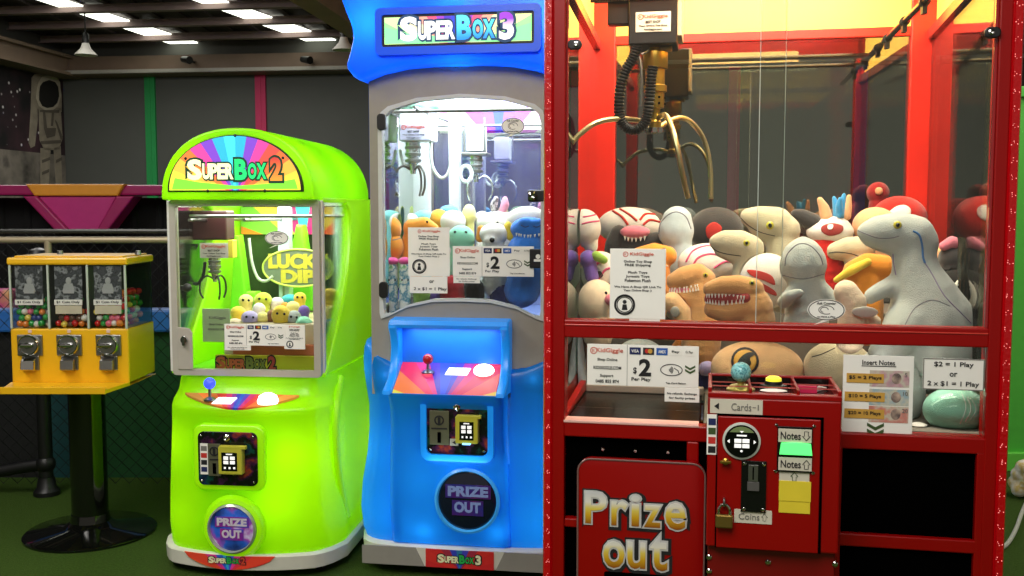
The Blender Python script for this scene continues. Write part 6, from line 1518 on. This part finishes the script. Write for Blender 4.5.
t = toy(R, .40, 'orange and yellow plush behind the arm of the large grey dinosaur', P_ORANGE, [[(855, 272, 12), (868, 266, 13), (884, 268, 13)], [(868, 282, 14), (868, 305, 15), (866, 330, 16)]]); t.blob('yellow_wing', P_YEL, [[(836, 280, 3, -.03), (852, 270, 5, -.045), (868, 262, 4, -.04)]])
toy(R, .54, 'peach plush dome just above the head of the large grey dinosaur', P_PEACH, [[(876, 250, 18), (880, 280, 18)]], [(875, 226, 22, 19, 20)])
t = toy(R, .82, 'red round plush with a cream spot at the back behind the large grey dinosaur', P_RED, (), [(899, 219, 27, 23, 22)]); t.patch([(888, 215), (895, 207), (905, 205), (911, 210), (908, 218), (897, 221)], M_TOOTH, 'cream_spot')
t = toy(R, .95, 'small dark red plush with a pale disc at the very top of the pile', plush('dark_red', (150, 30, 34)), [[(878, 205, 9), (878, 225, 10)]], [(878, 193, 11, 11, 10)]); t.blob('pale_disc', P_PEACH, (), [(879, 191, 4, 4, 2, -.035)])
t = toy(R, .48, 'dark plush with pink band at the right side of the pile', P_DARK, [[(956, 262, 14), (956, 285, 14), (956, 320, 14)]], [(955, 258, 16, 14, 15)]); t.blob('pink_band', P_PINK, [[(944, 246, 5, -.02), (952, 242, 6, -.02), (960, 244, 5, -.02)]])
t = toy(R, .46, 'black and white plush lying behind the tail of the large grey dinosaur', P_BLACK, [[(955, 330, 20), (955, 350, 20)]], [(962, 297, 33, 30, 20)]); t.patch([(950, 300), (953, 286), (962, 277), (974, 278), (981, 286), (980, 300), (970, 310), (956, 310)], M_TOOTH, 'white_belly', 6)
toy(R, .54, 'peach plush just behind the neck of the large grey dinosaur', P_PEACH, [[(938, 285, 12), (938, 310, 12)]], [(941, 259, 10, 14, 10)])
t = toy(R, .12, 'cream plush beside the left hand of the large grey dinosaur', P_CREAM, [[(846, 292, 12), (852, 303, 14), (852, 320, 14), (850, 340, 14)], [(866, 316, 8), (874, 322, 7)]]); t.blob('hang_tag', mat('tag_grey', (190, 186, 178), .4), (), [(865, 312, 13, 6, 1.2, -.04)])
# lower layer seen through the lower panes
t = toy(R, .28, 'big tan plush body with a dark round badge behind the joystick', P_TAN2, (), [(757, 368, 46, 28, 26), (735, 372, 24, 24, 24)]); t.patch([(745+14*cos(a), 361+14*sin(a)) for a in [2*pi*i/20 for i in range(20)]], M_THREAD, 'dark_badge', 3).patch([(745+11.5*cos(a), 361+11.5*sin(a)) for a in [2*pi*i/20 for i in range(20)]], M_GOLD, 'gold_badge', 3, .0035)
t.patch([(737, 368), (738, 361), (743, 355), (750, 352), (755, 354), (750, 358), (751, 364), (744, 369)], M_INK, 'badge_print', 2, .005)
t = toy(R, .51, 'navy plush with a lavender ball left of the joystick', P_NAVY, [[(702, 352, 8), (702, 366, 9), (702, 384, 10)]]); t.blob('lavender_ball', P_LAV, (), [(706, 368, 8, 8, 8, -.05)])
t = toy(R, .27, 'stone coloured plush belly above the coin box right end', P_BEIGE, (), [(838, 367, 34, 27, 26)]); t.line([(812, 357), (822, 354), (835, 348)], .5, M_THREAD, 'seam')
toy(R, .20, 'pale grey plush behind the insert notes sign', P_GREY, (), [(888, 390, 36, 46, 26)])
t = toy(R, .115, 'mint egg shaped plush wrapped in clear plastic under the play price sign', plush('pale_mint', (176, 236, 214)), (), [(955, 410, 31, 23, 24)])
for k in range(5): t.line([(962+k*5, 394+k*3), (966+k*5, 408+k), (960+k*5, 424-k*2)], .55, mat('plastic_fold_glint', (236, 246, 240), .15, coat=.6), 'plastic_fold_glint')  # pale tubes paint the film's highlights along its folds
t.blob('plastic_wrap', glass('plastic_film', (250, 255, 253), refl=.7, rough=.1), (), [(956, 410, 33, 24, 26)])
toy(R, .10, 'small white ball plush at the lower edge between the notes sign and the mint egg', P_WHITE, (), [(918, 430, 12, 8, 10)])
toy(R, .26, 'grey plush wedged above the mint egg behind the play price sign', P_DARK, (), [(955, 368, 34, 22, 22)])
toy(R, .50, 'blue grey plush leg hanging at the far left behind the prize chute', P_BLUEG, [[(571, 342, 12), (577, 362, 9), (580, 378, 7), (580, 386, 7)]])
toy(R, .53, 'brown plush just left behind the price sign of the red machine', P_BROWN, [[(592, 342, 10), (598, 360, 13), (598, 378, 13)]])
toy(R, .56, 'grey plush behind the middle of the price sign of the red machine', P_GREY, (), [(640, 362, 27, 24, 18)])
toy(R, .56, 'orange brown plush at the right end above the price sign of the red machine', P_ORANGE, (), [(682, 362, 14, 25, 14)])

# ------------------------------------------------------------------ blue machine
B_ = BLU
t = toy(B_, .17, 'orange two lobed plush at the left edge of the blue machine window', P_ORANGE, (), [(392, 229, 9.5, 12, 10), (392, 247, 12, 14, 12)]); t.line([(384, 236), (392, 240), (401, 238)], .5, M_SEAM, 'seam')
t = toy(B_, .20, 'orange plush with small black eye behind the white notice in the blue machine', P_ORANGE, [[(411, 240, 9), (410, 252, 9), (412, 275, 10)], [(412, 228, 9), (424, 226, 9), (433, 229, 6)]]); t.eye(427, 222, 1.3, M_EYE)
for lab, m, e in (('white small plush at the back beside the lime ball in the blue machine', P_WHITE, (411, 222, 8, 9)), ('pale teal plush at the back above the orange one in the blue machine', plush('pale_teal', (140, 216, 220)), (424, 217, 11, 7)),
                  ('amber plush at the back right of the pale teal one', plush('amber', (244, 176, 60)), (439, 219, 10, 10)), ('white plush at the back middle of the blue machine', P_WHITE, (453, 222, 13, 12)), ('sky blue plush standing highest at the back middle', P_SKY, (449, 211, 10, 6)),
                  ('blue small plush just above the mint plush', P_BLUE, (460, 221, 6, 9)), ('pale yellow upright plush behind the mint plush', P_LEMON, (469, 215, 7, 11)), ('lime round plush at the back left of the blue machine', P_LIME, (394, 212, 9, 6)), ('blue small plush between the two orange toys', P_BLUE, (403, 216, 6, 9)),
                  ('small white plush at the back beside the spotted ear', P_WHITE, (482, 219, 8, 8)), ('dark green plush peeking out behind the blue monster', plush('dark_green', (60, 90, 70)), (519, 212, 9, 6))):
    bd = .38+.045*(e[0] % 3); toy(B_, bd, lab, m, [[(e[0], e[1]+10, e[2]*.8), (e[0], e[1]+60, e[2]*.8)]], [e])
t = toy(B_, .16, 'mint green plush with two dark eyes above the price sign in the blue machine', P_MINT, [[(461, 255, 11), (461, 285, 11)]], [(461, 239, 14, 14, 12)]); t.eye(455, 232, 1.4, M_EYE).eye(466, 232, 1.4, M_EYE)
t = toy(B_, .30, 'white plush with one pink and one spotted tall ear behind the puppy', P_WHITE, [[(498, 240, 16), (498, 290, 17)]], [(498, 224, 22, 13, 14)]); t.blob('spotted_ear', blotch('leopard_print', [(40, 36, 50), (220, 210, 214), (50, 46, 60), (230, 220, 224)], 60, .9), [[(495, 213, 3.4), (494, 205, 4), (496, 199, 3)]]).blob('pink_ear', plush('rose', (240, 160, 190)), [[(502, 213, 3.6), (505, 205, 4.4), (505, 199, 3)]]); t.eye(497.5, 223, 1.3, M_EYE)
t = toy(B_, .16, 'white puppy plush with orange ear and black nose above the price sign', P_WHITE, [[(494, 250, 12), (495, 285, 13)]], [(494, 234, 15, 11, 13), (492, 240, 9, 7, 10, -.02)]); t.blob('ear', P_ORANGE, [[(481, 229, 4), (480, 238, 4.5)]]).blob('ear', P_YEL, [[(509, 226, 5), (511, 236, 5)]]); t.eye(492, 240, 2.6, M_EYE, None, 'nose')
t = toy(B_, .14, 'blue monster plush with white zigzag teeth at the right of the blue machine', P_BLUE, [[(527, 248, 16), (527, 270, 18), (522, 290, 18)], [(516, 243, 6), (512, 248, 5)]], [(529, 229, 19, 12, 13), (526, 222, 8, 5, 8, -.025), (536, 223, 8, 5, 8, -.025)]); t.blob('white_hood', P_WHITE, (), [(527, 221, 22, 15, 12, .04)]); teeth(t, [(516, 233), (528, 235), (543, 233)], 9, 3, False, 1.1); t.line([(521, 225), (525, 227), (529, 226)], .5, M_NAVY, 'eyelid').line([(533, 226), (537, 227), (541, 225)], .5, M_NAVY, 'eyelid')
M_DOLL = blotch('doll_print', [(240, 242, 238), (240, 242, 238), (232, 238, 236), (60, 140, 170), (240, 240, 236), (90, 180, 110), (240, 240, 240)], 26, .9)
for lab, x in (('white tube doll with pink top at the lower left corner of the blue machine', 392), ('white tube doll with pink top next to the corner one', 405)):
    t = toy(B_, .12, lab, M_DOLL, [[(x, 268, 5.8), (x, 284, 5.8), (x, 312, 6)]], name='tube_doll', cat='doll'); t.blob('pink_top', plush('hot_pink', (236, 90, 160)), (), [(x, 261, 7, 4, 7)]); t.eye(x-3, 280, .9, M_EYE).eye(x+3, 280, .9, M_EYE)
toy(B_, .12, 'red plush at the lower edge under the small note in the blue machine', plush('crimson', (190, 40, 48)), [[(452, 288, 13), (455, 312, 13)]])
toy(B_, .13, 'black plush under the middle of the price sign in the blue machine', P_BLACK, [[(474, 288, 10), (474, 312, 11)]])
toy(B_, .15, 'dark navy plush at the lower right of the blue machine window', P_NAVY, [[(500, 292, 10), (500, 312, 11)]])
toy(B_, .14, 'leaf green small plush at the foot of the tube dolls', P_GREEN, [[(422, 292, 9), (424, 314, 10)]])
toy(B_, .12, 'purple plush between the green and the red one at the lower edge', P_PURP, [[(437, 296, 7), (437, 314, 8)]])

# ------------------------------------------------------------------ green machine
G_ = GRN
gl = [('pale yellow round plush with dark eyes at the left rear', P_LEMON, (246, 301, 7.5, 7), .26, 1), ('lime round plush with dark eyes under the claw post', P_LIME, (263, 300, 9, 8), .28, 1), ('yellow small plush at the far left of the pile', P_YEL, (238, 313, 8, 7), .20, 0),
      ('grey lavender round plush with dark eyes in the front row', P_LAV, (250, 318, 9, 7.5), .13, 1), ('white small plush behind the grey lavender one', P_WHITE, (259, 309, 6.5, 6.5), .20, 0), ('pale yellow ball plush right of the grey lavender one', P_LEMON, (263, 318, 6.5, 6.5), .14, 0),
      ('bright yellow large round plush in the middle of the pile', P_YEL, (281, 315, 9.5, 10), .13, 1), ('brown small plush beside the bright yellow one', P_BROWN, (272, 317, 5.5, 8), .15, 0), ('silver grey plush with dark eyes right of the bright yellow one', P_GREY, (294, 318, 7.5, 8), .14, 1),
      ('lemon plush above the silver grey one', P_LEMON, (293, 307, 7, 6), .22, 0), ('purple small plush against the right frame', P_PURP, (304, 311, 6, 6), .18, 0), ('teal blue plush at the rear of the pile', P_TEAL, (290, 300, 9, 6), .34, 0),
      ('yellow plush with dark eyes at the right rear', P_YEL, (300, 298, 6.5, 6), .30, 1), ('white plush in the middle rear of the pile', P_WHITE, (277, 303, 7, 6), .30, 0), ('cream plush at the lower left above the price sign', P_CREAM, (235, 324, 8, 6), .13, 0),
      ('mint green plush at the lower right of the pile', P_MINT, (304, 325, 9, 9), .13, 0), ('yellow plush highest behind the right side glass', P_YEL, (331, 296, 8, 8), .27, 0), ('lime plush beside the highest yellow one', P_LIME, (341, 297, 7, 7), .33, 0),
      ('pale yellow plush in the middle of the right side glass', P_LEMON, (333, 313, 8, 8), .22, 0), ('light teal plush low behind the right side glass', P_SKY, (334, 325, 8, 7), .20, 0), ('deep teal plush lowest behind the right side glass', P_TEAL, (328, 336, 6, 7), .12, 0),
      ('orange small plush between the lemon and yellow ones', P_ORANGE, (285, 307, 5, 5), .25, 0)]
for lab, m, (x, y, rx, rz), d, ey in gl:
    k = d
    t = toy(G_, d, lab+' of the green machine' if 'machine' not in lab else lab, m, [[(x, y+rz*.3, rx*.8), (x, y+rz*.3+8, rx*.85)]], [(x, y, rx, rz)], vox=.004)
    if ey: t.eye(x-rx*.4, y-rz*.15, 1.3, M_EYE).eye(x+rx*.35, y-rz*.1, 1.3, M_EYE)

# soft toys give way where a nearer toy presses on them
TOYS.sort(key=lambda t: t.d)
def box_(t):
    c = [v.co+t.base for v in t.body.data.vertices]
    return [min(v[i] for v in c) for i in range(3)]+[max(v[i] for v in c) for i in range(3)]
BX = {t: box_(t) for t in TOYS}; TB = {}
for j, t in enumerate(TOYS):
    me = t.body.data
    for u in TOYS[:j]:
        if u.F is not t.F: continue
        A, B2 = BX[t], BX[u]
        if any(A[i] > B2[i+3] or B2[i] > A[i+3] for i in range(3)): continue
        if u not in TB: TB[u] = BVHTree.FromPolygons([v.co+u.base for v in u.body.data.vertices], [list(p.vertices) for p in u.body.data.polygons])
        bv = TB[u]
        for v in me.vertices:
            c = v.co+t.base
            if any(c[i] < B2[i] or c[i] > B2[i+3] for i in range(3)): continue
            h = bv.ray_cast(c, Vector((0, 1, 0)))
            if h[0] is None or h[1].y <= 0: continue       # not inside
            c.y = h[0].y+.003; v.co = c-t.base

# ================================================================== light and view
W = bpy.data.worlds.new('world'); SC.world = W; W.use_nodes = True
W.node_tree.nodes['Background'].inputs[0].default_value = (.62, .56, .46, 1); W.node_tree.nodes['Background'].inputs[1].default_value = .40
light('hall_fill', 'AREA', (-.5, .1, 2.95), 100, (1, .96, .9), 2.0, (radians(14), 0, 0))  # unseen area light standing in for the hall's overhead lamps
light('hall_fill', 'AREA', (-3.0, 7.6, 2.9), 90, (1, .97, .92), 2.0, (0, 0, 0))  # unseen area light for the far left of the hall, no fixture
light('hall_fill', 'AREA', (3.3, 3.5, 2.95), 60, (1, .95, .88), 2.0, (0, 0, 0))  # unseen area light placed to brighten the green partition
light('hall_fill', 'AREA', (-2.3, 2.3, 2.95), 60, (1, .96, .9), 1.2, (radians(20), 0, 0))  # added area light, no fixture, to brighten the padding and gumball machine
vs = SC.view_settings; vs.view_transform = 'Standard'; vs.look = 'None'; vs.exposure = 0; vs.gamma = 1; vs.use_curve_mapping = False
cy = SC.cycles; cy.max_bounces = 8; cy.transparent_max_bounces = 24; cy.glossy_bounces = 4; cy.transmission_bounces = 6
cy.use_denoising = True; cy.sample_clamp_indirect = 4; cy.caustics_reflective = False; cy.caustics_refractive = False
